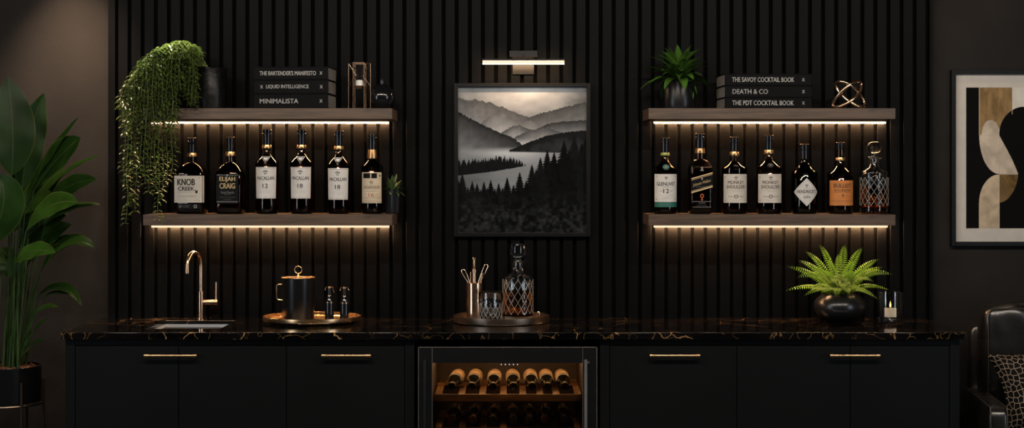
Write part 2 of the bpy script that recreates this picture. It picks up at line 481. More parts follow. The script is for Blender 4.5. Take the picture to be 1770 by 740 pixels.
def put_text(mb, s, u, v, w, h, mp, mi=0, shear=0.0, rot=0.0, bold=.012):
    vv, f = text_geo(s); cr, sr = math.cos(rot), math.sin(rot)
    for du, dv in ((-1, 0), (1, 0), (0, 1), (0, -1)):
        out = []
        for a, b in vv:
            x = a * w + shear * b * h + du * bold * h; y = b * h * (1 - bold) + dv * bold * h * .6
            out.append(mp(u + x * cr - y * sr, v + x * sr + y * cr))
        mb.add(out, f, None, mi)
def put_poly(mb, pts, mp, mi=0):
    mb.add([mp(*p) for p in pts], [tuple(range(len(pts)))], None, mi)
def put_bar(mb, u0, u1, v0, v1, mp, mi=0, n=6, skew=0.0):
    vs = []; fs = []
    for i in range(n + 1):
        u = u0 + (u1 - u0) * i / n
        vs += [mp(u, v0 + skew * (u - u0)), mp(u, v1 + skew * (u - u0))]
    for i in range(n): fs.append((2 * i, 2 * i + 2, 2 * i + 3, 2 * i + 1))
    mb.add(vs, fs, None, mi)
def put_disc(mb, u, v, ru, rv, mp, mi=0, n=16, hole=0.0):
    if hole:
        vs = []; fs = []
        for k in range(n):
            a = 2 * PI * k / n
            vs += [mp(u + ru * math.cos(a), v + rv * math.sin(a)), mp(u + ru * hole * math.cos(a), v + rv * hole * math.sin(a))]
        for k in range(n):
            j = (k + 1) % n; fs.append((2 * k, 2 * j, 2 * j + 1, 2 * k + 1))
        mb.add(vs, fs, None, mi)
    else:
        put_poly(mb, [(u + ru * math.cos(2 * PI * k / n), v + rv * math.sin(2 * PI * k / n)) for k in range(n)], mp, mi)
def flat_map(y): return lambda u, v: (u, y, v)
def cyl_map(r): return lambda u, v: (r * math.sin(u / r), -r * math.cos(u / r), v)

# ---- things ----------------------------------------------------------
def thing(name, label, cat, loc=(0, 0, 0), rotz=0, group=None):
    o = bpy.data.objects.new(name, None); o.empty_display_size = .05; C.objects.link(o)
    o.location = loc; o.rotation_euler = (0, 0, rotz); o['label'] = label; o['category'] = cat
    if group: o['group'] = group
    return o
def tag(o, label, cat, group=None):
    o['label'] = label; o['category'] = cat
    if group: o['group'] = group
    return o
def struct(o, label, cat):
    o['kind'] = 'structure'; o['label'] = label; o['category'] = cat; return o

# ================================================================== room
WY = .036      # plaster plane
b = MB(); box(b, -3.4, 3.4, WY, WY + .12, 0, 2.75); struct(b.build('wall_back', M['plaster']), 'dark taupe textured plaster wall behind the bar', 'wall')
b = MB(); box(b, -3.4, 3.4, -8.2, WY + .12, -.1, 0); struct(b.build('floor', M['floor']), 'dark wooden floor', 'floor')
b = MB(); box(b, -3.4, 3.4, -8.2, WY + .12, 2.75, 2.85); struct(b.build('ceiling', M['ceiling']), 'dark painted ceiling', 'ceiling')
b = MB(); box(b, -3.52, -3.4, -8.2, WY + .12, 0, 2.75); struct(b.build('wall_left', M['plaster']), 'dark plaster side wall on the left', 'wall')
b = MB(); box(b, 3.4, 3.52, -8.2, WY + .12, 0, 2.75); struct(b.build('wall_right', M['plaster']), 'dark plaster side wall on the right', 'wall')
b = MB(); box(b, -3.52, 3.52, -8.32, -8.2, 0, 2.75); struct(b.build('wall_front', M['plaster']), 'dark plaster wall behind the camera', 'wall')
for k, (sx, yy) in enumerate(((-1, -3.3), (1, -3.3))):
    b = MB(); x0 = sx * 3.395
    b.add([(x0, yy - .55, .55), (x0, yy + .55, .55), (x0, yy + .55, 2.35), (x0, yy - .55, 2.35)], [(0, 1, 2, 3)])
    w = struct(b.build('window_%d' % (k + 1), M['winlight']), 'tall narrow window in the side wall', 'window')
    fb = MB()
    for (a0, a1, c0, c1) in ((yy - .60, yy - .55, .50, 2.40), (yy + .55, yy + .60, .50, 2.40), (yy - .60, yy + .60, .50, .55), (yy - .60, yy + .60, 2.35, 2.40)):
        box(fb, min(x0, x0 - sx * .04), max(x0, x0 - sx * .04), a0, a1, c0, c1)
    fb.build('window_frame', M['frame'], w)

# slatted panel
b = MB()
xl, xr = X(187, 0), X(1612, 0)
box(b, xl + .002, xr - .002, .022, WY - .001, 0, 2.7, 1)
pitch = 22.62 / S(0); sw = 17.2 / S(0); x = xl
edge = X(200, 0)
box(b, xl, xl + 12 / S(0), -.001, .024, 0, 2.7)
box(b, xr - 5 / S(0), xr, -.001, .024, 0, 2.7)
def slatb(x0, x1):
    bv = .0022; y0, y1 = 0.0, .024
    v = []
    for z in (0, 2.7):
        v += [(x0, y1, z), (x0, y0 + bv, z), (x0 + bv, y0, z), (x1 - bv, y0, z), (x1, y0 + bv, z), (x1, y1, z)]
    b.add(v, [(i, i + 1, i + 7, i + 6) for i in range(5)])
x = X(204, 0)
while x + sw < xr - 6 / S(0):
    slatb(x, x + sw); x += pitch
struct(b.build('trim_1', [M['slat'], M['backing']], smooth=False), 'black vertical slatted wall panel behind shelves', 'wall panel')

# ================================================================== shelves
SF = -.29
US, LS = Z(187, SF), Z(371, SF)
UU, LU = Z(206, SF), Z(390, SF)
def ledbox(b, x0, x1, y0, y1, z0, z1):
    box(b, x0, x1, y0, y1, z0, z1)
    b.MI[-6:] = [1, 1, 0, 0, 1, 0]   # underside and back are the bright emitter, front and ends the soft diffuser
def shelf(label, px0, px1, ztop, zbot, l0, l1, hang):
    xa, xb = X(px0, SF), X(px1, SF)
    t = thing('floating_shelf', label, 'shelf', ((xa + xb) / 2, 0, zbot), group='walnut floating shelves')
    hx = (xb - xa) / 2; h = ztop - zbot
    b = MB(); box(b, -hx, hx, SF, -.001, 0, h); b.build('board', M['walnut'], t, bevel=.0015, smooth=True)
    cx = (xa + xb) / 2; Y = -.018
    a, c = X(l0, Y) - cx, X(l1, Y) - cx
    b = MB(); ledbox(b, a, c, Y - .004, Y + .004, -hang, -.003); st = b.build('led_strip', [M['ledfront'], M['led']], t, smooth=False)
    b = MB(); box(b, a - .002, c + .002, Y - .007, Y + .007, -.0029, -.0001); b.build('channel', M['graphite'], st, smooth=False)
shelf('upper left walnut shelf holding trailing vine, books and lantern', 247, 678, US, UU, 262, 672, .0085)
shelf('lower left walnut shelf holding six whisky bottles, above the tap', 247, 678, LS, LU, 262, 673, .0165)
shelf('upper right walnut shelf holding rosette plant, books and knot ornament', 1121, 1548, US, UU, 1130, 1531, .0085)
shelf('lower right walnut shelf holding bottles and round-stoppered decanter', 1121, 1548, LS, LU, 1130, 1534, .0165)

# ================================================================== liquor bottles
BY = -.15; U = 1 / S(BY); BASE = 369.6
def zz(py): return (BASE - py) * U

def smoothprof(pts, n=6):
    out = []
    for (r0, z0), (r1, z1) in zip(pts[:-1], pts[1:]): out.append((r0, z0))
    out.append(pts[-1]); return out

def round_profile(w, ysh, yneck, nw, ytop, t=0.0, base=0.0):
    """outer (or inner, t = wall) silhouette in metres, bottom to top."""
    p = [(0, base + (2.2 * U if t == 0 else 0))]
    rb = 5 * U; wr = w * U - t; n_ = nw * U - t * .6
    if t == 0: p += [(wr * .55, base + 1.6 * U), (wr - rb * 1.15, base)]
    else: p += [(wr * .55, base)]
    for k in range(5):
        a = R(90 * k / 4); p.append((wr - rb + rb * math.sin(a), base + rb - rb * math.cos(a)))
    z1, z2 = zz(ysh), zz(yneck)
    p += [(wr, z1 * .5), (wr, z1)]
    for k in range(1, 9):
        s = k / 8
        # shoulder: convex then concave into the neck
        e = s * s * (3 - 2 * s)
        z = z1 + (z2 - z1) * (s * .8 + .2 * s * s); r = wr + (n_ - wr) * (e * .45 + .55 * s ** 1.15)
        p.append((r, z))
    p += [(n_, (z2 + zz(ytop)) / 2), (n_, zz(ytop))]
    return p

def label_patch(mb, r, hw, v0, v1, n=20, taper=0.0, mi=0):
    mp = cyl_map(r); vs = []; fs = []
    m = 4
    for j in range(m + 1):
        v = v0 + (v1 - v0) * j / m; h = hw * (1 - taper * (1 - j / m))
        for i in range(n + 1): vs.append(mp(-h + 2 * h * i / n, v))
    for j in range(m):
        for i in range(n):
            a = j * (n + 1) + i; fs.append((a, a + 1, a + n + 2, a + n + 1))
    mb.add(vs, fs, None, mi)

def crest(mb, u, v, s, mp, mi=0):
    for k in range(-3, 4):
        put_poly(mb, [(u + k * .3 * s - .1 * s, v), (u + k * .3 * s + .13 * s, v), (u + k * .34 * s + .06 * s, v + (.75 - .06 * k * k) * s), (u + k * .34 * s - .06 * s, v + (.75 - .06 * k * k) * s)], mp, mi)
    put_bar(mb, u - 1.0 * s, u + 1.0 * s, v - .16 * s, v - .04 * s, mp, mi, 4)
    put_disc(mb, u, v - .75 * s, .55 * s, .26 * s, mp, mi, 10, .45)

def micro(mb, u, v, w, mp, mi, seed, h=.0009):
    r_ = random.Random(seed); x = -w / 2
    while x < w / 2:
        l = r_.uniform(.0012, .004); put_bar(mb, u + x, u + min(x + l, w / 2), v - h / 2, v + h / 2, mp, mi, 1); x += l + .0009

def cap_parts(t, ytop, ybot, cw, nw, cmat='blackgloss', ring=None, ringmat='goldfoil', ringw=0, dark_to=None, square=False):
    b = MB(); c = cw * U; z0, z1 = zz(ybot), zz(ytop); h = z1 - z0
    lathe(b, [(0, z0), (c * .92, z0), (c * .92, z0 + h * .10), (c, z0 + h * .16), (c, z0 + h * .45), (c * .9, z0 + h * .5), (c * .9, z0 + h * .56), (c, z0 + h * .62), (c, z1 - h * .08)], 28)
    lathe(b, [(c, z1 - h * .08), (c * 1.02, z1 - h * .05), (c * .98, z1), (0, z1 + .0002)], 28, mi=1)
    b.build('cap', [M[cmat], M['goldfoil' if cmat == 'blackgloss' else cmat]], t)
    if dark_to:
        b = MB(); r = nw * U + .0005
        lathe(b, [(r * .6, zz(dark_to)), (r, zz(dark_to)), (r, z0 - .0003), (r * .6, z0 - .0003)], 28)
        b.build('neck_sleeve', M['blackgloss'], t)
    if ring:
        b = MB(); r = ringw * U; za, zb = zz(ring[1]), zz(ring[0]); i = nw * U + .0002
        lathe(b, [(i, za), (r * .96, za), (r, za + (zb - za) * .2), (r * .93, za + (zb - za) * .8), (r * .9, zb), (i, zb)], 28)
        b.build('neck_band', M[ringmat], t)

def bottle_round(name, label, px, w, ytop, ycap, ysh, yneck, nw, cw, ring, ringw, ringmat='goldfoil', liquid='whisky', glassm='darkglass', rotz=0, cat='bottle', dark=True, group='liquor bottles on the lower shelves', fill=None):
    t = thing(name, label, cat, (X(px, BY), BY, LS), rotz, group)
    b = MB(); out = round_profile(w, ysh, yneck, nw, ycap + 1)
    inn = round_profile(w, ysh, yneck, nw, ycap + 1, .0022, .0095)
    lathe(b, out + list(reversed(inn)), 48)
    b.build('glass', M[glassm], t)
    b = MB(); lq = [p for p in round_profile(w, ysh, yneck, nw, ycap + 1, .0021, .0094)]
    zt = zz(fill if fill else yneck + 1)
    lq = [(max(0, r), z) for r, z in lq if z < zt] ; lq += [(lq[-1][0] * .97, zt), (0, zt)]
    lathe(b, lq, 48); b.build('liquid', M[liquid], t)
    cap_parts(t, ytop, ycap, cw, nw, 'blackgloss', ring, ringmat, ringw, (ring[0] if ring else ycap + 14) if dark else None)
    return t

def sq_bottle(name, label, px, w, d, ytop, ycap, ysh, yneck, nw, cw, ring, ringw, rotz=0, ringmat='goldfoil', rad=7, group='liquor bottles on the lower shelves', yarch=6):
    t = thing(name, label, 'bottle', (X(px, BY), BY, LS), rotz, group)
    def secs(tk, base):
        W_, D_, N_ = w * U - tk, d * U - tk, nw * U - tk * .6
        s = []
        if tk == 0: s += [(base, rrect(W_ * .86, D_ * .84, rad * U, 6)), (base + 2 * U, rrect(W_ * .97, D_ * .96, rad * U, 6)), (base + 5 * U, rrect(W_, D_, rad * U, 6))]
        else: s += [(base, rrect(W_ * .9, D_ * .9, rad * U, 6)), (base + 3 * U, rrect(W_, D_, rad * U, 6))]
        z1, z2 = zz(ysh), zz(yneck)
        s.append((z1, rrect(W_, D_, rad * U, 6)))
        for k in range(1, 9):
            q = k / 8; e = q ** 1.5
            ww = W_ + (N_ - W_) * e; dd = D_ + (N_ - D_) * e
            rr = rad * U + (min(ww, dd) - rad * U) * q
            s.append((z1 + (z2 - z1) * (1 - (1 - q) ** 1.35), rrect(ww, dd, rr, 6)))
        s.append((zz(ycap + 1), rrect(N_, N_, N_, 6)))
        return s
    b = MB(); loft(b, secs(0, 0)); ins = secs(.0022, .0095)
    m = MB(); loft(m, ins); b.add(m.V, [tuple(reversed(q)) for q in m.F])
    b.build('glass', M['darkglass'], t)
    b = MB(); ls = [s for s in secs(.0021, .0094)][:-1]; loft(b, ls); b.build('liquid', M['whisky'], t)
    cap_parts(t, ytop, ycap, cw, nw, 'blackgloss', ring, ringmat, ringw, ring[0])
    return t

# --- 1: square bottle, cream label
t = sq_bottle('whisky_bottle', 'squat square bourbon bottle with cream label, left end of lower left shelf', 331.5, 25.5, 18, 238, 250, 300, 281, 6, 6.8, (264.5, 270.6), 8.6, R(-9))
y0 = -18 * U - .0004; mp = flat_map(y0 - .0004)
b = MB(); box(b, -24.8 * U, 24.8 * U, y0, y0 + .0003, zz(350), zz(304)); b.add([(24.9 * U + .0002, y0 + .004, zz(350)), (25.5 * U + .0006, y0 + .02, zz(350)), (25.5 * U + .0006, y0 + .02, zz(304)), (24.9 * U + .0002, y0 + .004, zz(304))], [(0, 1, 2, 3)])
b.build('front_label', M['cream'], t, smooth=False)
b = MB()
put_text(b, 'KNOB', -3.5 * U, zz(314.8), 31 * U, 11.5 * U, mp, bold=.04); put_text(b, 'CREEK', -3.5 * U, zz(326.2), 29 * U, 6.8 * U, mp, bold=.04)
micro(b, -5 * U, zz(332.2), 28 * U, mp, 0, 1); micro(b, -2 * U, zz(339), 34 * U, mp, 0, 2, .0013); micro(b, 0, zz(346.5), 34 * U, mp, 0, 3, .0007)
put_poly(b, [(13 * U, zz(334)), (17 * U, zz(334)), (17.6 * U, zz(328)), (15.5 * U, zz(330)), (12.4 * U, zz(327))], mp)
for u in (-22, 20): 
    for v in (308, 347): put_disc(b, u * U, zz(v), .8 * U, .8 * U, mp, 0, 8)
b.build('lettering', M['ink'], t, smooth=False)
b = MB(); box(b, -20 * U, 22 * U, y0 - .0001, y0 + .0003, zz(361), zz(352)); b.build('lower_label', M['blacklabel'], t, smooth=False)
b = MB(); micro(b, -4 * U, zz(355), 14 * U, mp, 0, 4); micro(b, -4 * U, zz(357.6), 12 * U, mp, 0, 5); put_disc(b, 13 * U, zz(356.5), 3 * U, 3 * U, mp, 0, 16, .6); put_disc(b, -14 * U, zz(356.5), 2.2 * U, 2.2 * U, mp, 0, 12, .6)
b.build('lower_print', M['ink_grey'], t, smooth=False)
# --- 2: square bottle, black label
t = sq_bottle('whisky_bottle', 'square bourbon bottle with black label and gold lettering, second from left', 398.2, 23.5, 18, 237, 248, 302, 280, 6, 7, (262.5, 269.6), 8.8, R(-7))
b = MB(); box(b, -19 * U, 19 * U, y0, y0 + .0003, zz(352), zz(302)); b.build('front_label', M['blacklabel'], t, smooth=False)
b = MB(); put_text(b, 'ELIJAH', 0, zz(310.5), 27.5 * U, 9.5 * U, mp, bold=.03); put_text(b, 'CRAIG', 0, zz(321.3), 27 * U, 9.5 * U, mp, bold=.03)
b.build('lettering', M['ink_gold'], t, smooth=False)
b = MB(); put_bar(b, -18.5 * U, 18.5 * U, zz(303), zz(302.3), mp); put_bar(b, -18.5 * U, 18.5 * U, zz(349), zz(348.2), mp); put_text(b, 'Small Batch', 0, zz(332.5), 23 * U, 4.2 * U, mp)
micro(b, 0, zz(336.5), 12 * U, mp, 0, 6); micro(b, 0, zz(341), 28 * U, mp, 0, 7, .0007); micro(b, 0, zz(345), 14 * U, mp, 0, 8, .0007); put_disc(b, 0, zz(303), 1.5 * U, 2 * U, mp, 0, 8)
b.build('fine_print', M['ink_grey'], t, smooth=False)

# --- 3-5: round-shouldered bottles with grey-white labels
def white_label_bottle(label, px, num, dy):
    t = bottle_round('whisky_bottle', label, px, 20, 224 + dy, 236.6 + dy, 281 + dy, 265.5 + dy, 6.3, 7.6, (250.7 + dy, 256.5 + dy), 8.7)
    r = 20 * U + .0004; b = MB(); label_patch(b, r, 21.2 * U, zz(343 + dy), zz(289 + dy), taper=.07); b.build('front_label', M['paper'], t)
    mp = cyl_map(r + .0004); b = MB()
    crest(b, 0, zz(297 + dy), 4.4 * U, mp); put_text(b, 'MACALLAN', 0, zz(308 + dy), 32 * U, 6.2 * U, mp, bold=.025)
    put_text(b, num, 0, zz(321 + dy), 9 * U, 7.2 * U, mp, bold=.025); micro(b, 0, zz(313 + dy), 16 * U, mp, 0, 9, .0006); micro(b, 0, zz(326.5 + dy), 10 * U, mp, 0, 10, .0007)
    micro(b, 0, zz(330.5 + dy), 22 * U, mp, 0, 11, .0006); micro(b, 0, zz(333.2 + dy), 20 * U, mp, 0, 12, .0006); micro(b, 0, zz(339.5 + dy), 4 * U, mp, 0, 12, .0008)
    for u in (-14, 14): micro(b, u * U, zz(340 + dy), 3 * U, mp, 0, 13, .001)
    b.build('lettering', M['ink'], t, smooth=False)
    b = MB(); put_bar(b, -20 * U, 20 * U, zz(290.8 + dy), zz(290.2 + dy), mp, 0, 16); put_bar(b, -18.4 * U, 18.4 * U, zz(341.8 + dy), zz(341.3 + dy), mp, 0, 16); b.build('label_border', M['ink_grey'], t, smooth=False)
    # triangular neck medal, leaning on the shoulder
    b = MB(); zt, zb = zz(270.5 + dy), zz(284 + dy); y_t, y_b = -12.4 * U, -20.6 * U
    def tri(s, off):
        zc = zz(275.2 + dy); yc = y_t + (y_b - y_t) * (zt - zc) / (zt - zb)
        P = [(-8 * U, y_t, zt), (8 * U, y_t, zt), (0, y_b, zb)]
        return [(p[0] * s, yc + (p[1] - yc) * s - off, zc + (p[2] - zc) * s) for p in P]
    def ring_tri(s0, s1, off, mi):
        a, c = tri(s0, off), tri(s1, off)
        b.add(a + c, [(0, 3, 4, 1), (1, 4, 5, 2), (2, 5, 3, 0)], None, mi)
    b.add(tri(1, .0005) + tri(1, -.0006), [(0, 2, 1), (3, 4, 5), (0, 1, 4, 3), (1, 2, 5, 4), (2, 0, 3, 5)], None, 0)
    ring_tri(.95, .80, .0009, 1); b.add(tri(.55, .0009), [(0, 2, 1)], None, 1)
    b.build('medal', [M['blacklabel'], M['ink_white']], t, smooth=False)
white_label_bottle('round bottle with white label reading 12, third on lower left shelf', 461.5, '12', 0)
white_label_bottle('round bottle with white label reading 18, directly right of the 12 bottle', 521.3, '18', 0)
white_label_bottle('round bottle with white label reading 18, beside the tan 16 bottle', 585.6, '18', 2)
# --- 6: tan label 16
t = bottle_round('whisky_bottle', 'narrow bottle with tan label and red 16, beside small ribbed planter', 643.4, 19, 232, 243, 288, 275, 6.6, 7.4, (259, 274), 7.9, 'goldfoil')
r = 19 * U + .0004; b = MB(); label_patch(b, r, 20.5 * U, zz(351), zz(309.5)); label_patch(b, r, 20.5 * U, zz(309.3), zz(298)); b.build('front_label', M['tan'], t)
mp = cyl_map(r + .0004); b = MB(); crest(b, 0, zz(315), 3.4 * U, mp); put_text(b, 'LAGAVULIN', 0, zz(323.6), 30 * U, 5.2 * U, mp); micro(b, 0, zz(330.5), 20 * U, mp, 0, 14, .0011); micro(b, 0, zz(343.5), 30 * U, mp, 0, 15, .0006); micro(b, 0, zz(346.5), 24 * U, mp, 0, 16, .001)
put_bar(b, -19 * U, 19 * U, zz(349.3), zz(348.8), mp, 0, 14); put_bar(b, -19 * U, 19 * U, zz(341.2), zz(340.8), mp, 0, 14)
b.build('lettering', M['ink_brown'], t, smooth=False)
b = MB(); put_text(b, '16', 0, zz(336.8), 9 * U, 6.4 * U, mp); put_bar(b, -13 * U, -7 * U, zz(337), zz(336.4), mp); put_bar(b, 7 * U, 13 * U, zz(337), zz(336.4), mp); b.build('age_number', M['ink_red'], t, smooth=False)
b = MB(); put_bar(b, -16 * U, -2 * U, zz(308.2), zz(299.6), mp, 0, 8); put_bar(b, 0, 10 * U, zz(308.2), zz(299.6), mp, 0, 8); put_disc(b, 16 * U, zz(304), 1.6 * U, 1.6 * U, mp); b.build('band_window', M['blacklabel'], t, smooth=False)

# --- 7: green band bottle
t = bottle_round('whisky_bottle', 'bottle with white label reading 12, green neck medal and green base band', 1149.6, 21, 238, 249, 292, 279, 6.6, 7.6, (264, 269), 8, 'limeband')
r = 21 * U + .0004; b = MB(); label_patch(b, r, 23.5 * U, zz(349), zz(301)); b.build('front_label', M['paper'], t)
b = MB(); label_patch(b, r, 23.5 * U, zz(357.8), zz(349.5)); b.build('base_label', M['green'], t)
mp = cyl_map(r + .0004); b = MB(); crest(b, 0, zz(307.5), 3.2 * U, mp); put_text(b, 'GLENLIVET', 0, zz(317.8), 35 * U, 6.4 * U, mp, bold=.025); put_text(b, '12', 0, zz(330.2), 9.5 * U, 7.4 * U, mp, bold=.025)
micro(b, 0, zz(323.5), 14 * U, mp, 0, 17, .0012); put_bar(b, -11 * U, -6.5 * U, zz(330.6), zz(330), mp); put_bar(b, 6.5 * U, 11 * U, zz(330.6), zz(330), mp); micro(b, 0, zz(337.5), 28 * U, mp, 0, 18, .0006); micro(b, 0, zz(341.8), 10 * U, mp, 0, 19, .0016); micro(b, 0, zz(345), 14 * U, mp, 0, 20, .0006)
for u in (-18, 18):
    for v in (305, 344): put_disc(b, u * U, zz(v), 1 * U, 1 * U, mp, 0, 8)
b.build('lettering', M['ink'], t, smooth=False)
b = MB(); 
def medal(b, zc, yc, rad, tilt, n=20):
    for rr, off, mi in ((1, 0, 0), (.78, .0006, 1), (.68, .0009, 0), (.4, .0012, 1)):
        pts = [(rad * rr * math.cos(2 * PI * k / n), yc - off - rad * rr * math.sin(2 * PI * k / n) * -math.sin(tilt), zc + rad * rr * math.sin(2 * PI * k / n) * math.cos(tilt)) for k in range(n)]
        b.add(pts, [tuple(range(n))], None, mi)
medal(b, zz(289), -18.2 * U, 6 * U, R(38)); b.build('medal', [M['green'], M['ink_grey']], t, smooth=False)

# --- 8: square bottle, slanted black label
t = sq_bottle('whisky_bottle', 'tall square bottle with slanted black and gold label, second on lower right shelf', 1210, 19.5, 17, 231, 241, 291, 275, 8.2, 7.4, (256, 265), 8.8, R(5), rad=6)
yq = -17 * U - .0004; mp = flat_map(yq - .0004); mq = flat_map(yq)
b = MB(); sk = .28; put_bar(b, -18.5 * U, 18.5 * U, zz(333.5), zz(309), mq, 0, 2, sk); b.build('slanted_label', M['blacklabel'], t, smooth=False)
b = MB()
for v0, v1 in ((334, 332), (331, 330.3), (310, 308.2), (312, 311.4)): put_bar(b, -18.5 * U, 18.5 * U, zz(v0), zz(v1), mp, 0, 2, sk)
put_text(b, 'Johnnie Walker', 0, zz(316.6), 32 * U, 6.4 * U, mp, 0, .25, math.atan(sk)); b.build('lettering', M['ink_gold'], t, smooth=False)
b = MB(); micro(b, 0, zz(323), 22 * U, mp, 0, 21, .001); put_disc(b, 0, zz(309), 1.6 * U, 2 * U, mp, 0, 10)
put_disc(b, 0, zz(291), 2 * U, 2.4 * U, mp, 0, 12, .5); put_poly(b, [(-3.6 * U, zz(295.5)), (3.6 * U, zz(295.5)), (0, zz(292.5))], mp)
put_bar(b, -16 * U, 16 * U, zz(348.6), zz(348), mp); put_bar(b, -16 * U, 16 * U, zz(358), zz(357.4), mp); micro(b, 0, zz(351), 12 * U, mp, 0, 22, .0014); micro(b, 0, zz(354.5), 18 * U, mp, 0, 23, .0007); b.build('fine_print', M['ink_grey'], t, smooth=False)
b = MB(); put_disc(b, 0, zz(338.5), 3.4 * U, 3.8 * U, mp, 0, 16, .55); put_bar(b, -1.4 * U, 1.4 * U, zz(346.5), zz(343), mp); b.build('seal', M['ink_red'], t, smooth=False)

# --- 9, 10: cream label, two-line name
def cream_label_bottle(label, px, dy, seed):
    t = bottle_round('whisky_bottle', label, px, 22, 236.8 + dy, 248 + dy, 291 + dy * .6, 278 + dy, 6.6, 7.4, (262.5 + dy, 268.8 + dy), 8.4)
    r = 22 * U + .0004; b = MB(); label_patch(b, r, 24.8 * U, zz(350.5), zz(301)); b.build('front_label', M['cream'], t)
    mp = cyl_map(r + .0004); b = MB(); crest(b, 0, zz(307.3), 3.6 * U, mp)
    put_text(b, 'MONKEY', 0, zz(315.3), 29 * U, 5.6 * U, mp, bold=.025); put_text(b, 'SHOULDER', 0, zz(323), 35 * U, 5.8 * U, mp, bold=.025)
    micro(b, 0, zz(328.6), 34 * U, mp, 0, seed, .0006); micro(b, 0, zz(331.5), 14 * U, mp, 0, seed + 1, .0008); put_bar(b, -14 * U, -4.4 * U, zz(340), zz(339.3), mp); put_bar(b, 4.4 * U, 14 * U, zz(340), zz(339.3), mp)
    micro(b, 0, zz(346), 12 * U, mp, 0, seed + 2, .0007); put_disc(b, 0, zz(339.6), 3.6 * U, 3 * U, mp, 0, 16, .62)
    for u in (-20, 20):
        for v in (306, 346.5): put_disc(b, u * U, zz(v), .9 * U, .9 * U, mp, 0, 8)
    b.build('lettering', M['ink_brown'], t, smooth=False)
    b = MB(); medal(b, zz(289.3 + dy), -18.6 * U, 6 * U, R(38), 8 if dy else 20); b.build('medal', [M['blacklabel'], M['ink_grey']], t, smooth=False)
cream_label_bottle('cream label bottle with two-line name, beside the slanted-label bottle', 1269.4, 0, 30)
cream_label_bottle('taller cream label bottle with two-line name, beside the diamond-label bottle', 1329, -3, 34)
# --- 11: dark bottle with diamond label
t = bottle_round('gin_bottle', 'dark apothecary bottle with pale diamond label on lower right shelf', 1390.5, 22.5, 249, 260, 299, 281, 6.8, 7.6, None, 0, liquid='gin', glassm='darkglass')
r = 22.5 * U + .0005; mp = cyl_map(r); b = MB(); n = 12; vs = []; fs = []
zc = zz(332)
for i in range(2 * n + 1):
    u = (-24.5 + 49 * i / (2 * n)) * U; h = 24 * U * (1 - abs(u) / (24.5 * U)) + .0002
    vs += [mp(u, zc - h), mp(u, zc + h)]
for i in range(2 * n): fs.append((2 * i, 2 * i + 2, 2 * i + 3, 2 * i + 1))
b.add(vs, fs); b.build('diamond_label', M['paper'], t)
mp = cyl_map(r + .0004); b = MB(); put_text(b, "HENDRICK'S", 0, zz(331), 35 * U, 6 * U, mp, bold=.025); put_text(b, 'GIN', 0, zz(340.5), 11 * U, 5 * U, mp); crest(b, 0, zz(320.5), 3 * U, mp)
micro(b, 0, zz(325), 10 * U, mp, 0, 40, .0008); micro(b, 0, zz(345.8), 12 * U, mp, 0, 41, .0006); micro(b, 0, zz(335.3), 26 * U, mp, 0, 42, .0006); b.build('lettering', M['ink'], t, smooth=False)
b = MB(); n = 10
for s1 in (-1, 1):
    for s2 in (-1, 1):
        vs = []; fs = []
        for i in range(n + 1):
            u = i / n
            vs += [mp(s1 * 22.2 * u * U, zc + s2 * 21.6 * (1 - u) * U), mp(s1 * 21.5 * u * U, zc + s2 * 20.9 * (1 - u) * U)]
        for i in range(n): fs.append((2 * i, 2 * i + 2, 2 * i + 3, 2 * i + 1))
        b.add(vs, fs)
b.build('label_border', M['ink_grey'], t, smooth=False)
# --- 12: orange label
t = bottle_round('whisky_bottle', 'bottle with orange label beside the round-stoppered decanter', 1452.4, 22, 246, 257, 300, 286, 6.8, 7.4, (272.5, 277.5), 8.2, dark=False)
r = 22 * U + .0004; b = MB(); label_patch(b, r, 25 * U, zz(355), zz(312)); b.build('front_label', M['orange'], t)
mp = cyl_map(r + .0004); b = MB(); put_text(b, 'BULLEIT', 0, zz(321), 32 * U, 7 * U, mp, bold=.025); put_text(b, 'BOURBON', 0, zz(329), 29 * U, 4 * U, mp); put_bar(b, -16 * U, 16 * U, zz(332.7), zz(332.2), mp, 0, 8)
put_text(b, '8', 0, zz(337.8), 4 * U, 5 * U, mp); micro(b, -6.5 * U, zz(338), 6 * U, mp, 0, 43, .0011); micro(b, 6.5 * U, zz(338), 6 * U, mp, 0, 44, .0011); micro(b, 0, zz(342.5), 10 * U, mp, 0, 45, .0009); put_bar(b, -21 * U, 21 * U, zz(347.3), zz(346.8), mp, 0, 12); micro(b, 0, zz(350.5), 26 * U, mp, 0, 46, .0007)
b.build('lettering', M['ink_brown'], t, smooth=False)

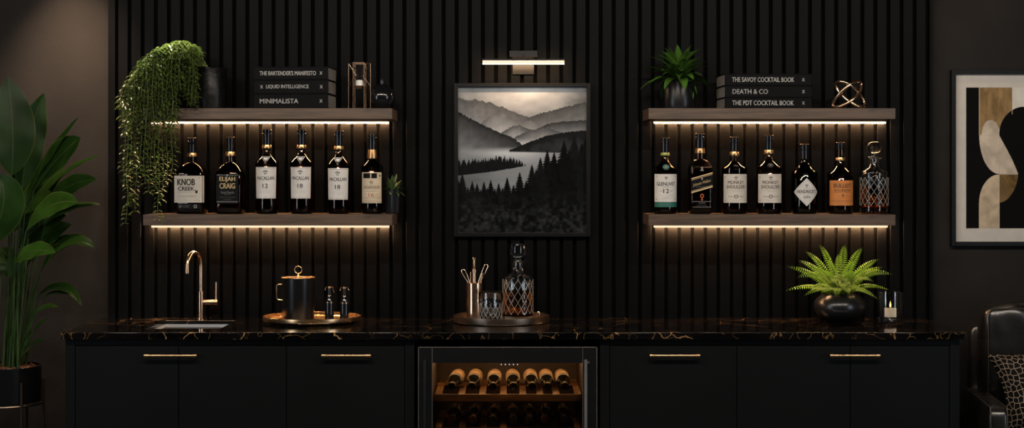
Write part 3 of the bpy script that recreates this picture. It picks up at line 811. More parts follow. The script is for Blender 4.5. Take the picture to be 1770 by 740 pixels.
# --- cut-glass decanters
def cut_disp(nu, z0, z1, nv, depth, wid):
    def d(a, z, r):
        if z < z0 or z > z1: return 0.0
        u = a / (2 * PI) * nu; v = (z - z0) / (z1 - z0) * nv
        p = (u + v) % 1.0; q = (u - v) % 1.0
        m_ = min(min(p, 1 - p), min(q, 1 - q))
        e = min(1.0, min(v, nv - v) / .12)
        return -depth * max(0.0, 1 - m_ / wid) * e
    return d
def subdiv(prof, step):
    out = [prof[0]]
    for (r0, z0), (r1, z1) in zip(prof[:-1], prof[1:]):
        n = max(1, int(math.hypot(r1 - r0, z1 - z0) / step))
        for k in range(1, n + 1): out.append((r0 + (r1 - r0) * k / n, z0 + (z1 - z0) * k / n))
    return out
def decanter(label, loc, u, w, hb, hsh, nw, hneck, hcut0, hcut1, hliq, ball, group='cut glass decanters'):
    """heights in px above the base, u = metres per px"""
    t = thing('decanter', label, 'decanter', loc, 0, group)
    W_ = w * u; f = lambda h: h * u
    outer = [(0, f(1)), (W_ * .6, f(.6)), (W_ - f(4), 0), (W_ - f(1), f(1)), (W_, f(4))]
    body = subdiv([(W_, f(4)), (W_, f(hb - 2))], f(.9))
    up = [(W_ - f(.8), f(hb)), (nw * u + f(4), f(hsh - 2.5)), (nw * u + f(1), f(hsh)), (nw * u, f(hsh + 2)), (nw * u, f(hneck - 2)), (nw * u + f(4.5), f(hneck - 1.2)), (nw * u + f(5), f(hneck)), (nw * u + f(4), f(hneck + 1))]
    th = f(2.2)
    inner = [(nw * u - f(2), f(hneck + 1)), (nw * u - f(2), f(hsh + 1)), (nw * u + f(2), f(hsh - 5)), (W_ - f(3.2), f(hb - 3)), (W_ - th, f(hb - 6)), (W_ - th, f(12)), (W_ - f(4), f(9.5)), (0, f(9))]
    b = MB(); dsp = cut_disp(14, f(hcut0), f(hcut1), 3.0, .0016, .13)
    lathe(b, outer[:-1] + body + up + inner, 120, disp=lambda a, z, r: dsp(a, z, r) if r > W_ * .985 else 0.0)
    b.build('glass_body', M['glass'], t, angle=60)
    # pale threads along the V-cuts, standing in for the light they catch
    b = MB(); rr = W_ + .00005
    for s_ in (-1, 1):
        for k in range(14):
            pts = []
            for i in range(25):
                v = i / 24; a = 2 * PI * (k + s_ * v * 3.0) / 14
                pts.append((rr * math.sin(a) * .9985, -rr * math.cos(a) * .9985, f(hcut0) + (f(hcut1) - f(hcut0)) * v))
            tube(b, pts, .00042, 4, cap=False)
    b.build('cut_lines', M['cutglint'], t)
    b = MB(); lq = [(0, f(8.9)), (W_ - f(4) + .0001, f(9.4)), (W_ - th + .0001, f(12)), (W_ - th + .0001, f(hliq)), (0, f(hliq))]
    lathe(b, lq, 96); b.build('whisky', M['amber'], t)
    b = MB()
    if ball:
        cz = f(hneck + 17.5); rx, rz = f(13), f(10.5)
        pr = [(0, f(hneck - 8)), (nw * u - f(2.6), f(hneck - 8)), (nw * u - f(2.2), f(hneck + 1)), (f(5.5), f(hneck + 2)), (f(5), f(hneck + 6)), (f(5.2), f(hneck + 8))]
        for k in range(1, 14):
            a = R(-62 + (152) * k / 13); pr.append((max(0, rx * math.cos(a)), cz + rz * math.sin(a)))
        pr[-1] = (0, cz + rz)
        lathe(b, pr, 48)
    else:
        s0 = hneck
        pr = [(0, f(s0 - 8)), (nw * u - f(2.6), f(s0 - 8)), (nw * u - f(2.2), f(s0 + 1)), (f(5.4), f(s0 + 2)), (f(5), f(s0 + 6)), (f(9), f(s0 + 8)), (f(12.2), f(s0 + 11)), (f(12.6), f(s0 + 14)), (f(12.6), f(s0 + 27)), (f(12), f(s0 + 28.5)), (f(10.8), f(s0 + 29)), (0, f(s0 + 29))]
        lathe(b, pr, 40)
    b.build('stopper', M['glass'], t)
    return t
decanter('cut-glass decanter with round ball stopper at right end of lower right shelf', (X(1511, BY), BY, LS), U, 24.5, 73, 82, 8.7, 97, 14, 63, 46, True)

# ================================================================== small ribbed planter
def rosette(mb, rings, base_z, seedv):
    r_ = random.Random(seedv)
    for (n, el, L, Wd, droop, off) in rings:
        for k in range(n):
            a = 2 * PI * (k + off) / n + r_.uniform(-.12, .12); e = R(el + r_.uniform(-7, 7)); l = L * r_.uniform(.88, 1.1)
            d = Vector((math.sin(a), -math.cos(a), 0)); p0 = d * (.006) + Vector((0, 0, base_z))
            p1 = p0 + (d * math.cos(e) + Vector((0, 0, math.sin(e)))) * l * .55
            p2 = p0 + (d * math.cos(e - R(droop)) + Vector((0, 0, math.sin(e - R(droop))))) * l
            nr = (-d * math.sin(e) + Vector((0, 0, math.cos(e))))
            blade(mb, p0, p1, p2, Wd * r_.uniform(.85, 1.1), nr, .22, 9, .48, 4)
YP = -.12
t = thing('potted_rosette_plant', 'small rosette plant in ribbed black pot beside the tan-label 16 bottle', 'plant', (X(677.5, YP), YP, LS))
u = 1 / S(YP); b = MB(); n = 72
rib = lambda a, z, r: (.0009 * math.cos(a * 24) if r > .02 else 0)
lathe(b, [(0, 0), (.0245, 0), (.0275, .002), (.029, .012), (.0315, 39 * u), (.0315, 41 * u), (.0285, 41 * u), (.028, 36 * u), (0, 36 * u)], 144, disp=rib); b.build('pot', M['blackmetal'], t)
b = MB(); lathe(b, [(0, 36.2 * u), (.0282, 36.2 * u), (.02, 37.5 * u), (0, 38 * u)], 24); b.build('soil', M['soil'], t)
b = MB(); rosette(b, [(9, 12, .050, .0085, 30, 0), (9, 32, .056, .009, 18, .5), (7, 55, .062, .009, 10, .2), (5, 78, .072, .009, 5, .1)], 37.5 * u, 3); b.V = [((-.018 + (v_[0] + .018) * .35) if v_[0] < -.018 else v_[0], v_[1], v_[2]) for v_ in b.V]
b.build('foliage', M['rosettedark'], t)

# ================================================================== upper-left shelf
# trailing plant
YV = -.15
t = thing('trailing_plant', 'trailing vine spilling from a dark mottled pot over the shelf end', 'plant', (X(364, YV), YV, US))
u = 1 / S(YV); b = MB()
lathe(b, [(0, 0), (24 * u, 0), (27 * u, 2 * u), (28 * u, 20 * u), (28 * u, 70 * u), (27.4 * u, 71 * u), (25.5 * u, 71 * u), (25 * u, 62 * u), (0, 62 * u)], 56); b.build('pot', M['roughceramic'], t)
b = MB(); lathe(b, [(0, 63.5 * u), (25.2 * u, 62.3 * u)], 28); b.add([], []); b.build('soil', M['soil'], t)
topx = [205, 212, 220, 232, 250, 285, 320, 345, 362]; topy = [182, 160, 138, 115, 92, 73, 79, 93, 112]
vine = MB(); lv = MB(); r_ = random.Random(11)
org = Vector((X(364, YV), YV, US))
strands = [(221, 386), (227, 352), (216, 318), (236, 366), (245, 300), (258, 332), (263, 296), (276, 380), (283, 345), (290, 318), (298, 300), (304, 262), (232, 300), (251, 318), (270, 330)]
for k in range(76): 
    hx = r_.uniform(207, 338)
    strands.append((hx, r_.uniform(150, 232) if hx < 308 else r_.uniform(148, 184)))
for hx, ye in strands:
    ty = np.interp(hx, topx, topy) + abs(r_.gauss(0, 12)) - 8
    if hx > 243 and ye > 183: Yh = r_.uniform(-.40, -.325)
    elif hx > 243: Yh = r_.uniform(-.40, -.06)
    else: Yh = r_.uniform(-.37, -.05)
    if hx > 318: Yh = min(Yh, -.20)
    p0 = W3(352 + r_.uniform(-8, 8), 115, YV + r_.uniform(-.04, .0)); p2 = W3(hx, ty + 14, Yh)
    mid = W3((hx + 350) / 2 - 8, min(ty, 105) - 22 + r_.uniform(0, 8), (YV + Yh) / 2)
    arch = bez(p0, mid, p2, 10)
    hang = []
    nn = max(3, int((ye - ty - 14) / 7.5))
    for i in range(1, nn + 1):
        hang.append(W3(hx + 1.6 * math.sin(i * .5 + hx) - i * .06, ty + 14 + (ye - ty - 14) * i / nn, Yh))
    pts = arch + hang
    tube(vine, [p - org for p in pts], .0009, 4, cap=False)
    for i in range(3, len(pts)):
        p = pts[i] - org
        for sd in (-1, 1):
            a = r_.uniform(0, PI) if i % 2 else r_.uniform(-.6, .6)
            d = Vector((sd * math.cos(a), sd * math.sin(a) - .35, 0)).normalized(); L_ = r_.uniform(.020, .028)
            el = r_.uniform(.1, .6) if i > 10 else r_.uniform(0, .7)
            q1 = p + d * L_ * .5 * math.cos(el) + Vector((0, 0, L_ * .5 * math.sin(el)))
            q2 = p + d * L_ * .95 + Vector((0, 0, -L_ * r_.uniform(.1, .7)))
            blade(lv, p, q1, q2, L_ * .215, (r_.uniform(-.3, .3), -.35, 1), .2, 4, .5, 2)
vine.build('vines', M['vine'], t); lv.build('foliage', M['vineleaf'], t)

# books
def book(label, pxl, pxr, pyt, pyb, Yf, rows, yaw, side, depth=.215, group=None, zbase=None):
    s = S(Yf); w = (pxr - pxl) / s; h = (pyb - pyt) / s
    cx = X((pxl + pxr) / 2, Yf)
    t = thing('book', label, 'book', (cx, Yf + depth / 2, zbase), yaw, group)
    b = MB(); hw = w / 2; hd = depth / 2; tk = .003
    box(b, -hw, hw, -hd, hd, .0004, tk); box(b, -hw, hw, -hd, hd, h - tk, h - .0004); box(b, -hw, hw, -hd, -hd + tk, tk, h - tk)
    b.build('cover', M['bookblack'], t, bevel=.0008)
    b = MB(); box(b, -hw + .004, hw - .004, -hd + tk, hd - .004, tk, h - tk); b.build('page_block', M['pages'], t, smooth=False)
    b = MB(); mp = flat_map(-hd - .0005)
    for s_, px, pw, ph in rows: put_text(b, s_, (px - (pxl + pxr) / 2) / s, h * .5, pw / s, ph / s, mp)
    b.build('spine_title', M['ink_white'], t, smooth=False)
    return h
YB = -.275
zb = US
g1, g2 = 'black books stacked on the upper left shelf', 'black books stacked on the upper right shelf'
zb += book('bottom black book of the stack beside the wire lantern', 441, 570.5, 161.3, 186.5, YB, [('MINIMALISTA', 484.7, 67, 8), ('x', 558, 5, 5.6)], R(-3.2), 1, group=g1, zbase=zb)
zb += book('middle black book of the stack beside the wire lantern', 441, 570.5, 137.3, 161.3, YB, [('x', 454, 5, 5.6), ('LIQUID INTELLIGENCE', 499, 74, 7.4), ('x', 558, 5, 5.6)], R(-2.8), 1, group=g1, zbase=zb)
zb += book('top black book of the stack beside the wire lantern', 441, 570.5, 114, 137.3, YB, [("THE BARTENDER'S MANIFESTO", 500, 98, 7.6), ('x', 558, 5, 5.6)], R(-3.2), 1, group=g1, zbase=zb)
zb = US
zb += book('bottom black book of the stack between rosette plant and knot', 1250, 1402, 168.3, 187, YB, [('THE PDT COCKTAIL BOOK', 1316.8, 107, 8.2), ('x', 1387, 5, 5.6)], R(2.6), -1, group=g2, zbase=zb)
zb += book('middle black book of the stack between rosette plant and knot', 1250, 1402, 147.8, 168.3, YB, [('DEATH & CO', 1294, 61.5, 8.2), ('x', 1387, 5, 5.6)], R(3.0), -1, group=g2, zbase=zb)
zb += book('top black book of the stack between rosette plant and knot', 1250, 1402, 127, 147.8, YB, [('THE SAVOY COCKTAIL BOOK', 1317, 108, 8.2), ('x', 1387, 5, 5.6)], R(2.6), -1, group=g2, zbase=zb)

# wire lantern
YL = -.2; u = 1 / S(YL)
t = thing('candle_lantern', 'hexagonal copper wire lantern beside the black sphere vase', 'lantern', (X(621.5, YL), YL, US))
b = MB(); Rr = .0437; wr = .0015; H_ = 79 * u
hexp = [Vector((Rr * math.cos(R(60 * k)), Rr * math.sin(R(60 * k)), 0)) for k in range(6)]
for k in range(6):
    p, q = hexp[k], hexp[(k + 1) % 6]
    tube(b, [p + Vector((0, 0, wr)), p + Vector((0, 0, H_))], wr, 6)
    for z_ in (wr, H_): tube(b, [p + Vector((0, 0, z_)), q + Vector((0, 0, z_))], wr, 6)
b.build('wire_frame', M['rose'], t)
hz = H_ - 39 * u
b = MB()
tube(b, [(.021 * math.cos(2 * PI * k / 24), .021 * math.sin(2 * PI * k / 24), hz) for k in range(24)], .0012, 6, closed=True)
for k in range(6):
    p = hexp[k]; tube(b, [p + Vector((0, 0, H_)), Vector((p.x * .3, p.y * .3, H_ - 21 * u))], .0009, 5); tube(b, [p + Vector((0, 0, hz)), Vector((p.x * .45, p.y * .45, hz))], .001, 5)
    tube(b, [p + Vector((0, 0, hz)), Vector((p.x * .3, p.y * .3, H_ - 21 * u))], .0009, 5)
lathe(b, [(0, hz - .012), (.012, hz - .012), (.015, hz - .004), (.018, hz), (0, hz)], 24)
b.build('candle_holder', M['rose'], t)
t2 = thing('candle', 'white candle held inside the copper wire lantern', 'candle', (X(621.5, YL), YL, US + hz + .0005))
b = MB(); lathe(b, [(0, 0), (.0148, 0), (.0152, .003), (.0150, .019), (.0125, .0225), (0, .024)], 28); b.build('wax', M['waxwhite'], t2)
b = MB(); tube(b, [(0, 0, .0235), (.0004, 0, .029)], .0007, 5); b.build('wick', M['ink'], t2)

# sphere vase
YS = -.17; u = 1 / S(YS)
t = thing('sphere_vase', 'glossy black sphere vase with small neck on upper left shelf', 'vase', (X(660, YS), YS, US))
b = MB(); r = 22.8 * u; pr = [(0, .0), (r * .35, .0)]
for k in range(1, 22):
    a = R(-68 + 146 * k / 21); pr.append((r * math.cos(a), r * .94 + r * math.sin(a)))
pr += [(.0092, r * 1.93), (.0088, r * 1.93 + .001), (.0078, r * 1.9), (.0075, r * 1.8), (0, r * 1.78)]
lathe(b, pr, 64); b.build('body', M['blackgloss'], t)
b = MB(); z0 = r * 1.9; lathe(b, [(.0072, z0), (.0088, z0), (.0085, z0 + .016), (.0098, z0 + .0195), (.0092, z0 + .021), (.0075, z0 + .0195), (.0068, z0 + .005), (.0072, z0)], 32); b.build('neck', M['graphite'], t)

# ================================================================== upper-right shelf
YR = -.16; u = 1 / S(YR)
t = thing('potted_rosette_plant', 'broad-leaved green rosette plant in satin black cylinder pot, upper right shelf', 'plant', (X(1173.5, YR), YR, US))
b = MB(); lathe(b, [(0, 0), (25 * u, 0), (27 * u, 1.2 * u), (27.6 * u, 4 * u), (27.6 * u, 47 * u), (27 * u, 48 * u), (25 * u, 48 * u), (24.6 * u, 40 * u), (0, 40 * u)], 56); b.build('pot', M['blackmetal'], t)
b = MB(); lathe(b, [(0, 43 * u), (24.8 * u, 40.5 * u)], 28); b.build('soil', M['soil'], t)
b = MB(); rz_ = random.Random(5); nl = 64
for k in range(nl):
    f_ = k / (nl - 1); a = k * 2.39996 + rz_.uniform(-.2, .2); e = R(7 + 74 * f_ + rz_.uniform(-6, 6)); l = (.160 - .012 * f_) * rz_.uniform(.84, 1.06)
    if k % 4 == 3: l *= .62
    d = Vector((math.sin(a), -math.cos(a), 0)); p0 = d * .007 * (1 - f_) + Vector((0, 0, (47 + 4 * f_) * u)); dr = R((24 if k % 4 != 3 else 60) * (1 - .8 * f_))
    e1 = e + R(14)
    p1 = p0 + (d * math.cos(e1) + Vector((0, 0, math.sin(e1)))) * l * .55
    p2 = p0 + (d * math.cos(e - dr) + Vector((0, 0, math.sin(e - dr)))) * l
    blade(b, p0, p1, p2, .0185 * rz_.uniform(.85, 1.12), -d * math.sin(e) + Vector((0, 0, math.cos(e))), .3, 10, .5, 4, 0, .03)
b.build('foliage', M['rosette'], t)

# knot ornament
YK = -.2; u = 1 / S(YK)
t = thing('knot_ornament', 'polished copper knot ornament beside books on upper right shelf', 'ornament', (X(1468.5, YK), YK, US))
b = MB()
def loop(cx_, cz_, a_, b_, tilt, ph, dep):
    pts = []
    for k in range(64):
        th = 2 * PI * k / 64; x_ = a_ * math.cos(th); z_ = b_ * math.sin(th) * (1 + .12 * math.cos(th))
        xx = x_ * math.cos(tilt) - z_ * math.sin(tilt); z2 = x_ * math.sin(tilt) + z_ * math.cos(tilt)
        pts.append(((cx_ + xx) * u, dep * math.sin(2 * th + ph) * u, (cz_ + z2) * u))
    tube(b, pts, 2.9 * u, 14, closed=True)
loop(2, 24.0, 31.5, 11.5, R(-41), 0.3, 8)
loop(-3, 24.0, 31.5, 11.5, R(41), 2.0, 8)
zmin = min(v[2] for v in b.V); b.V = [(v[0], v[1], v[2] - zmin) for v in b.V]
b.build('knot', M['rose'], t)

# ================================================================== picture lamp and picture
YLm = -.10; u = 1 / S(YLm)
t = thing('picture_light', 'slim black picture light glowing above the framed landscape', 'lamp', (X(904.5, 0), 0, Z(108, 0)))
b = MB(); s0 = S(0); box(b, -18.5 / s0, 18.5 / s0, -.012, -.0005, -21 / s0, 14 / s0); b.build('wall_plate', M['blackmetal'], t, bevel=.001)
b = MB(); box(b, -24 / s0, 24 / s0, -.05, -.012, 8 / s0, 19 / s0); box(b, -.006, .006, -.105, -.05, 6 / s0, 11 / s0); b.build('bracket', M['blackmetal'], t, bevel=.001)
zl = Z(108, YLm) - Z(108, 0); hw = 71 * u
b = MB(); box(b, -hw, hw, YLm - .012, YLm + .012, zl + .006, zl + .014); box(b, -hw, hw, YLm + .008, YLm + .012, zl + .002, zl + .006); bar = b.build('bar', M['blackmetal'], t, bevel=.001)
b = MB(); ledbox(b, -hw + .001, hw - .001, YLm - .0115, YLm + .006, zl - .006, zl + .0058); b.build('diffuser', [M['ledfront'], M['piclamp']], bar, smooth=False)

def paint_mesh(name, parent, x0, x1, z0, z1, y, img):
    h, w, _ = img.shape
    xs = np.linspace(x0, x1, w); zs = np.linspace(z1, z0, h)
    vx, vz = np.meshgrid(xs, zs); co_ = np.stack([vx, np.full_like(vx, y), vz], -1).reshape(-1, 3)
    idx = np.arange(w * h).reshape(h, w)
    q = np.stack([idx[1:, :-1], idx[1:, 1:], idx[:-1, 1:], idx[:-1, :-1]], -1).reshape(-1, 4)
    me = bpy.data.meshes.new(name); me.vertices.add(w * h); me.vertices.foreach_set('co', co_.ravel())
    me.loops.add(q.size); me.polygons.add(len(q)); me.loops.foreach_set('vertex_index', q.ravel())
    me.polygons.foreach_set('loop_start', np.arange(0, q.size, 4)); me.update(calc_edges=True); me.validate()
    at = me.color_attributes.new('paint', 'FLOAT_COLOR', 'POINT')
    at.data.foreach_set('color', np.concatenate([img, np.ones((h, w, 1))], -1).astype(np.float32).ravel())
    me.materials.append(M['paint'])
    o = bpy.data.objects.new(name, me); C.objects.link(o); o.parent = parent; return o
_nr = np.random.RandomState(5)
def vnoise(xx, yy, sc_, oct=4):
    out = np.zeros_like(xx); amp = 1; tot = 0
    for o in range(oct):
        g = _nr.rand(64, 64); a = xx / sc_ * 2 ** o; c = yy / sc_ * 2 ** o
        ia = np.floor(a).astype(int); ic = np.floor(c).astype(int); fa = a - ia; fc = c - ic
        fa = fa * fa * (3 - 2 * fa); fc = fc * fc * (3 - 2 * fc)
        v = (g[ic % 64, ia % 64] * (1 - fa) + g[ic % 64, (ia + 1) % 64] * fa) * (1 - fc) + (g[(ic + 1) % 64, ia % 64] * (1 - fa) + g[(ic + 1) % 64, (ia + 1) % 64] * fa) * fc
        out += v * amp; tot += amp; amp *= .5
    return out / tot
def sm(e0, e1, x_): 
    t_ = np.clip((x_ - e0) / (e1 - e0), 0, 1); return t_ * t_ * (3 - 2 * t_)
def landscape():
    w, h = 330, 376
    xx, yy = np.meshgrid(np.linspace(104, 558, w), np.linspace(188, 706, h))
    # sky
    n = vnoise(xx, yy * 2.2, 90, 5); d = np.hypot((xx - 335) / 150, (yy - 225) / 70)
    v = .13 + .24 * np.exp(-d * d) + (n - .5) * .30
    v = np.clip(v, .03, .95)
    def hill(pts, top, bot, fade, jag, seed, treey=0.0):
        nonlocal v
        px, py = zip(*pts)
        line = np.interp(xx, px, py, left=9999, right=9999)
        rr = np.random.RandomState(seed)
        j = np.interp(xx[0], np.linspace(104, 558, 120), rr.randn(120)) * jag
        if treey: j = j + np.interp(xx[0], np.linspace(104, 558, 230), rr.rand(230)) * -treey
        line = line + j[None, :]
        msk = sm(-.6, .8, yy - line) * (line < 5000)
        k = np.clip((yy - line) / fade, 0, 1); tex = vnoise(xx + yy * .8, yy - .4 * xx, 26, 4)
        shade = (top + (bot - top) * k) * (.72 + .56 * tex)
        v = v * (1 - msk) + shade * msk
    hill([(104, 226), (130, 234), (150, 238), (165, 230), (180, 239), (190, 234), (204, 246), (215, 240), (240, 256), (262, 258), (280, 268), (320, 284), (358, 296), (380, 300), (420, 300)], .07, .24, 95, 1.6, 1)
    hill([(318, 345), (362, 293), (400, 281), (430, 273), (455, 266), (480, 259), (512, 252), (540, 246), (558, 240)], .05, .20, 85, 1.6, 2)
    hill([(150, 345), (225, 286), (262, 283), (290, 296), (330, 312), (360, 306), (385, 318), (440, 360)], .11, .30, 60, 1.5, 3)
    hill([(255, 352), (280, 336), (300, 328), (322, 324), (345, 334), (400, 356)], .06, .26, 36, 1, 8)
    hill([(372, 350), (400, 330), (430, 318), (470, 312), (520, 309), (558, 307)], .026, .17, 46, 1.2, 4, 2)
    hill([(285, 392), (312, 362), (340, 350), (380, 338), (405, 331), (430, 338), (470, 352), (520, 380)], .06, .27, 46, 1, 5, 1)
    # valley mist and water
    m = sm(368, 398, yy); wat = .20 + .34 * np.exp(-((xx - 300) / 110) ** 2 - ((yy - 405) / 40) ** 2) + (vnoise(xx, yy * 6, 80, 3) - .5) * .07
    v = v * (1 - m) + wat * m
    hill([(104, 278), (150, 302), (200, 328), (250, 352), (290, 367), (316, 381), (330, 396)], .016, .15, 125, 1.4, 6, 4)
    v = np.where((yy > 395) & (xx < 330), np.maximum(v, 0) * (1 - sm(398, 425, yy)) + wat * sm(398, 425, yy), v)
    l2 = np.interp(xx, [286, 350, 420, 490, 558], [414, 388, 363, 350, 345], left=9999)
    rr = np.random.RandomState(9); l2 = l2 - np.interp(xx[0], np.linspace(104, 558, 200), rr.rand(200))[None, :] * 5
    bt = 418 + .02 * (xx - 286); msk = sm(-.6, .8, yy - l2) * (1 - sm(bt - 2, bt + 3, yy)) * (l2 < 5000)
    v = v * (1 - msk) + (.014 + .03 * vnoise(xx, yy, 22, 3) * np.clip((yy - l2) / 60, 0, 1)) * msk
    # darken water to the left and low
    v = np.where(yy > 420, v * (1 - .45 * sm(300, 120, xx) * sm(420, 500, yy)), v)
    def tree(tx, ty, k, mx, val, ybot):
        nonlocal v
        dy = yy - ty; saw = ((dy / (4.5 + .04 * np.maximum(dy, 0))) % 1.0)
        hw = np.minimum(dy * k * (.62 + .6 * saw), mx) + .7
        msk = (dy > 0) & (yy < ybot) & (np.abs(xx - tx) < hw)
        v = np.where(msk, val * (.6 + .8 * vnoise(xx, yy, 9, 2)), v)
    rt = random.Random(4)
    isl = (yy > 470 + .0 * xx) & (yy < np.interp(xx, [104, 200, 345], [503, 492, 467])) & (xx < 345)
    v = np.where(isl, .012, v)
    for k in range(58):
        tx = 104 + 238 * k / 57 + rt.uniform(-2, 2); tree(tx, np.interp(tx, [104, 215, 260, 345], [452, 446, 432, 462]) + rt.uniform(-8, 8), .22, 6, .012, np.interp(tx, [104, 200, 345], [500, 492, 468]))
    fg = np.interp(xx, [104, 135, 200, 250, 300, 340, 365, 400, 440, 480, 520, 558], [575, 585, 588, 590, 580, 570, 550, 515, 505, 475, 455, 440])
    v = np.where(yy > fg, .006, v)
    for tx, ty in [(558, 352), (540, 385), (514, 360), (496, 410), (478, 377), (460, 440), (443, 418), (432, 450), (419, 412), (395, 438), (380, 480), (365, 463), (345, 520), (322, 490), (300, 535), (278, 509), (262, 545), (248, 529), (234, 548), (220, 518), (208, 545), (196, 524), (184, 552), (172, 530), (155, 522), (140, 545), (120, 496), (106, 520)]:
        tree(tx, ty, .30, 30, .006 + .005 * rt.random(), 720)
    n2 = vnoise(xx, yy, 12, 4)
    low = sm(540, 690, yy)
    v = np.where((v < .02), v * .7 + low * .022 * np.clip(n2 - .42, 0, 1) * 3, v)
    tint = np.stack([.94 + 0 * v, 1.0 + 0 * v, 1.06 + 0 * v], -1)
    return np.clip(v[..., None] * tint, .0015, .9)
s0 = S(-.015)
cx, cz = X(902.7, 0), Z(276.5, 0)
t = thing('framed_picture', 'black framed misty mountain and pine forest picture under the lamp', 'picture', (cx, 0, cz))
def picframe(t, hw, hh, bw, dpt, y_back, mm, inner=None):
    b = MB()
    for (a0, a1, c0, c1) in ((-hw, -hw + bw, -hh, hh), (hw - bw, hw, -hh, hh), (-hw + bw, hw - bw, hh - bw, hh), (-hw + bw, hw - bw, -hh, -hh + bw)):
        box(b, a0, a1, y_back - dpt, y_back, c0, c1)
    return b.build('frame', mm, t, bevel=.0012)
hw, hh = 118 / S(-.03), 132.8 / S(-.03); bw = 6.2 / S(0)
picframe(t, hw, hh, bw, .03, -.001, M['frame'])
b = MB(); lp = .0016
for (a0, a1, c0, c1) in ((-hw + bw, -hw + bw + lp, -hh + bw, hh - bw), (hw - bw - lp, hw - bw, -hh + bw, hh - bw), (-hw + bw, hw - bw, -hh + bw, -hh + bw + lp)): box(b, a0, a1, -.024, -.012, c0, c1)
b.build('inner_lip', M['graphite'], t, smooth=False)
b = MB(); box(b, -hw + .003, hw - .003, -.010, -.0015, -hh + .003, hh - .003); b.build('backing_board', M['frame'], t, smooth=False)
paint_mesh('landscape_print', t, -hw + bw, hw - bw, -hh + bw, hh - bw, -.0125, landscape())

# abstract art on the right wall
fw_, fh_ = 230.0, 305.0
s0 = S(WY); cx = X(1645 + fw_ / 2, WY - .03); cz = Z(273, WY - .03)
t = thing('framed_picture', 'black framed abstract picture of cream, gold and black curves on right wall', 'picture', (cx, WY, cz))
sf = S(WY - .03); hw, hh = fw_ / 2 / sf, fh_ / 2 / sf; bw = 7.5 / sf
picframe(t, hw, hh, bw, .03, -.0005, M['frame'])
b = MB(); box(b, -hw + bw * .5, hw - bw * .5, -.012, -.001, -hh + bw * .5, hh - bw * .5); b.build('mat_board', M['matboard'], t, smooth=False)
def abstract():
    w, h = 300, 400
    # picture coordinates as measured, 231..(mirror) x 145..647
    xx, yy = np.meshgrid(np.linspace(231, 620, w), np.linspace(145, 647, h))
    img = np.zeros((h, w, 3)); img[:] = (.006, .006, .006)
    n = vnoise(xx, yy, 60, 5); n2 = vnoise(xx + 40 * n, yy + 60 * n, 30, 4); strk = vnoise(xx * 3, yy * .6, 40, 4)
    tanc = np.array([.26, .165, .075]); creamc = np.array([.50, .42, .33]); white = np.array([.60, .56, .50]); brown = np.array([.17, .105, .04])
    def put(mask, col, amt=.5, tex=None):
        tx = (tex if tex is not None else n2)[..., None]
        c = np.array(col)[None, None] * (1 + amt * (tx - .5) * 2)
        img[mask] = c[mask]
    A = (xx >= 281) & (xx < 407) & (yy < 315); put(A, tanc, .8, (n2 + strk) / 2)
    put(A & (((xx - 325) / 36) ** 2 + ((yy - 318) / 58) ** 2 < 1 + (n - .5) * .6), creamc, .5)
    put((xx >= 407) & (yy < 315), white, .12)
    # black round form
    put((((xx - 455) / 97) ** 2 + ((yy - 310) / 97) ** 2 < 1), (.006, .006, .006), 0)
    put((yy >= 310) & (xx > 358), (.006, .006, .006), 0)
    # upper ribbon
    tq = np.clip((yy - 315) / 138, 0, 1)
    left = 281 + 77 * (1 - np.sqrt(np.clip(1 - tq ** 2, 0, 1)))
    right = 358 + 72 * (tq ** 1.1 * (1.35 - .35 * tq))
    put((yy >= 315) & (yy < 453) & (xx > left) & (xx < right), creamc, .35)
    # lower ribbon
    ql = np.clip((555 - yy) / 100, 0, 1); ll = 281 + 77 * (1 - np.sqrt(np.clip(1 - ql ** 2, 0, 1)))
    put((yy >= 455) & (xx > ll) & (xx < 358), creamc * np.array([.98, .92, .82]), .35)
    lf = np.clip((yy - 455) / 100, 0, 1); rl = 358 + 72 * np.sqrt(np.clip(1 - lf ** 1.6, 0, 1))
    put((yy >= 455) & (yy < 555) & (xx >= 358) & (xx < rl), brown, .7)
    put((yy >= 455) & (yy < 555) & (xx >= 358) & (xx < 358 + 72 * lf ** .8) & (xx < rl), tanc * .55, .6)
    # thin pale outlines
    def line(mask): img[mask] = (.42, .36, .28)
    line((np.abs(xx - 281) < 1.1) & (yy < 315)); line((np.abs(yy - 315) < 1.1) & (xx > 281) & (xx < 358)); line((np.abs(xx - 358) < .8) & (yy > 315) & (yy < 453)); line((np.abs(xx - 407) < 1) & (yy < 240)); line((np.abs(yy - 454) < 1) & (xx > 358) & (xx < 430))
    line((np.abs(xx - 281) < 1.1) & (yy > 555)); line((np.abs(xx - 358) < 1) & (yy > 455)); line((np.abs(yy - 562) < .8) & (xx > 281) & (xx < 358))
    put((xx > 480) & (yy > 430) & (((xx - 560) / 60) ** 2 + ((yy - 560) / 90) ** 2 < 1), tanc, .6)
    return np.clip(img, .003, .9)
ax0 = -hw + 27 / sf
b0 = paint_mesh('abstract_print', t, ax0, -ax0, -hh + 30.5 / sf, hh - 30.5 / sf, -.0128, abstract())

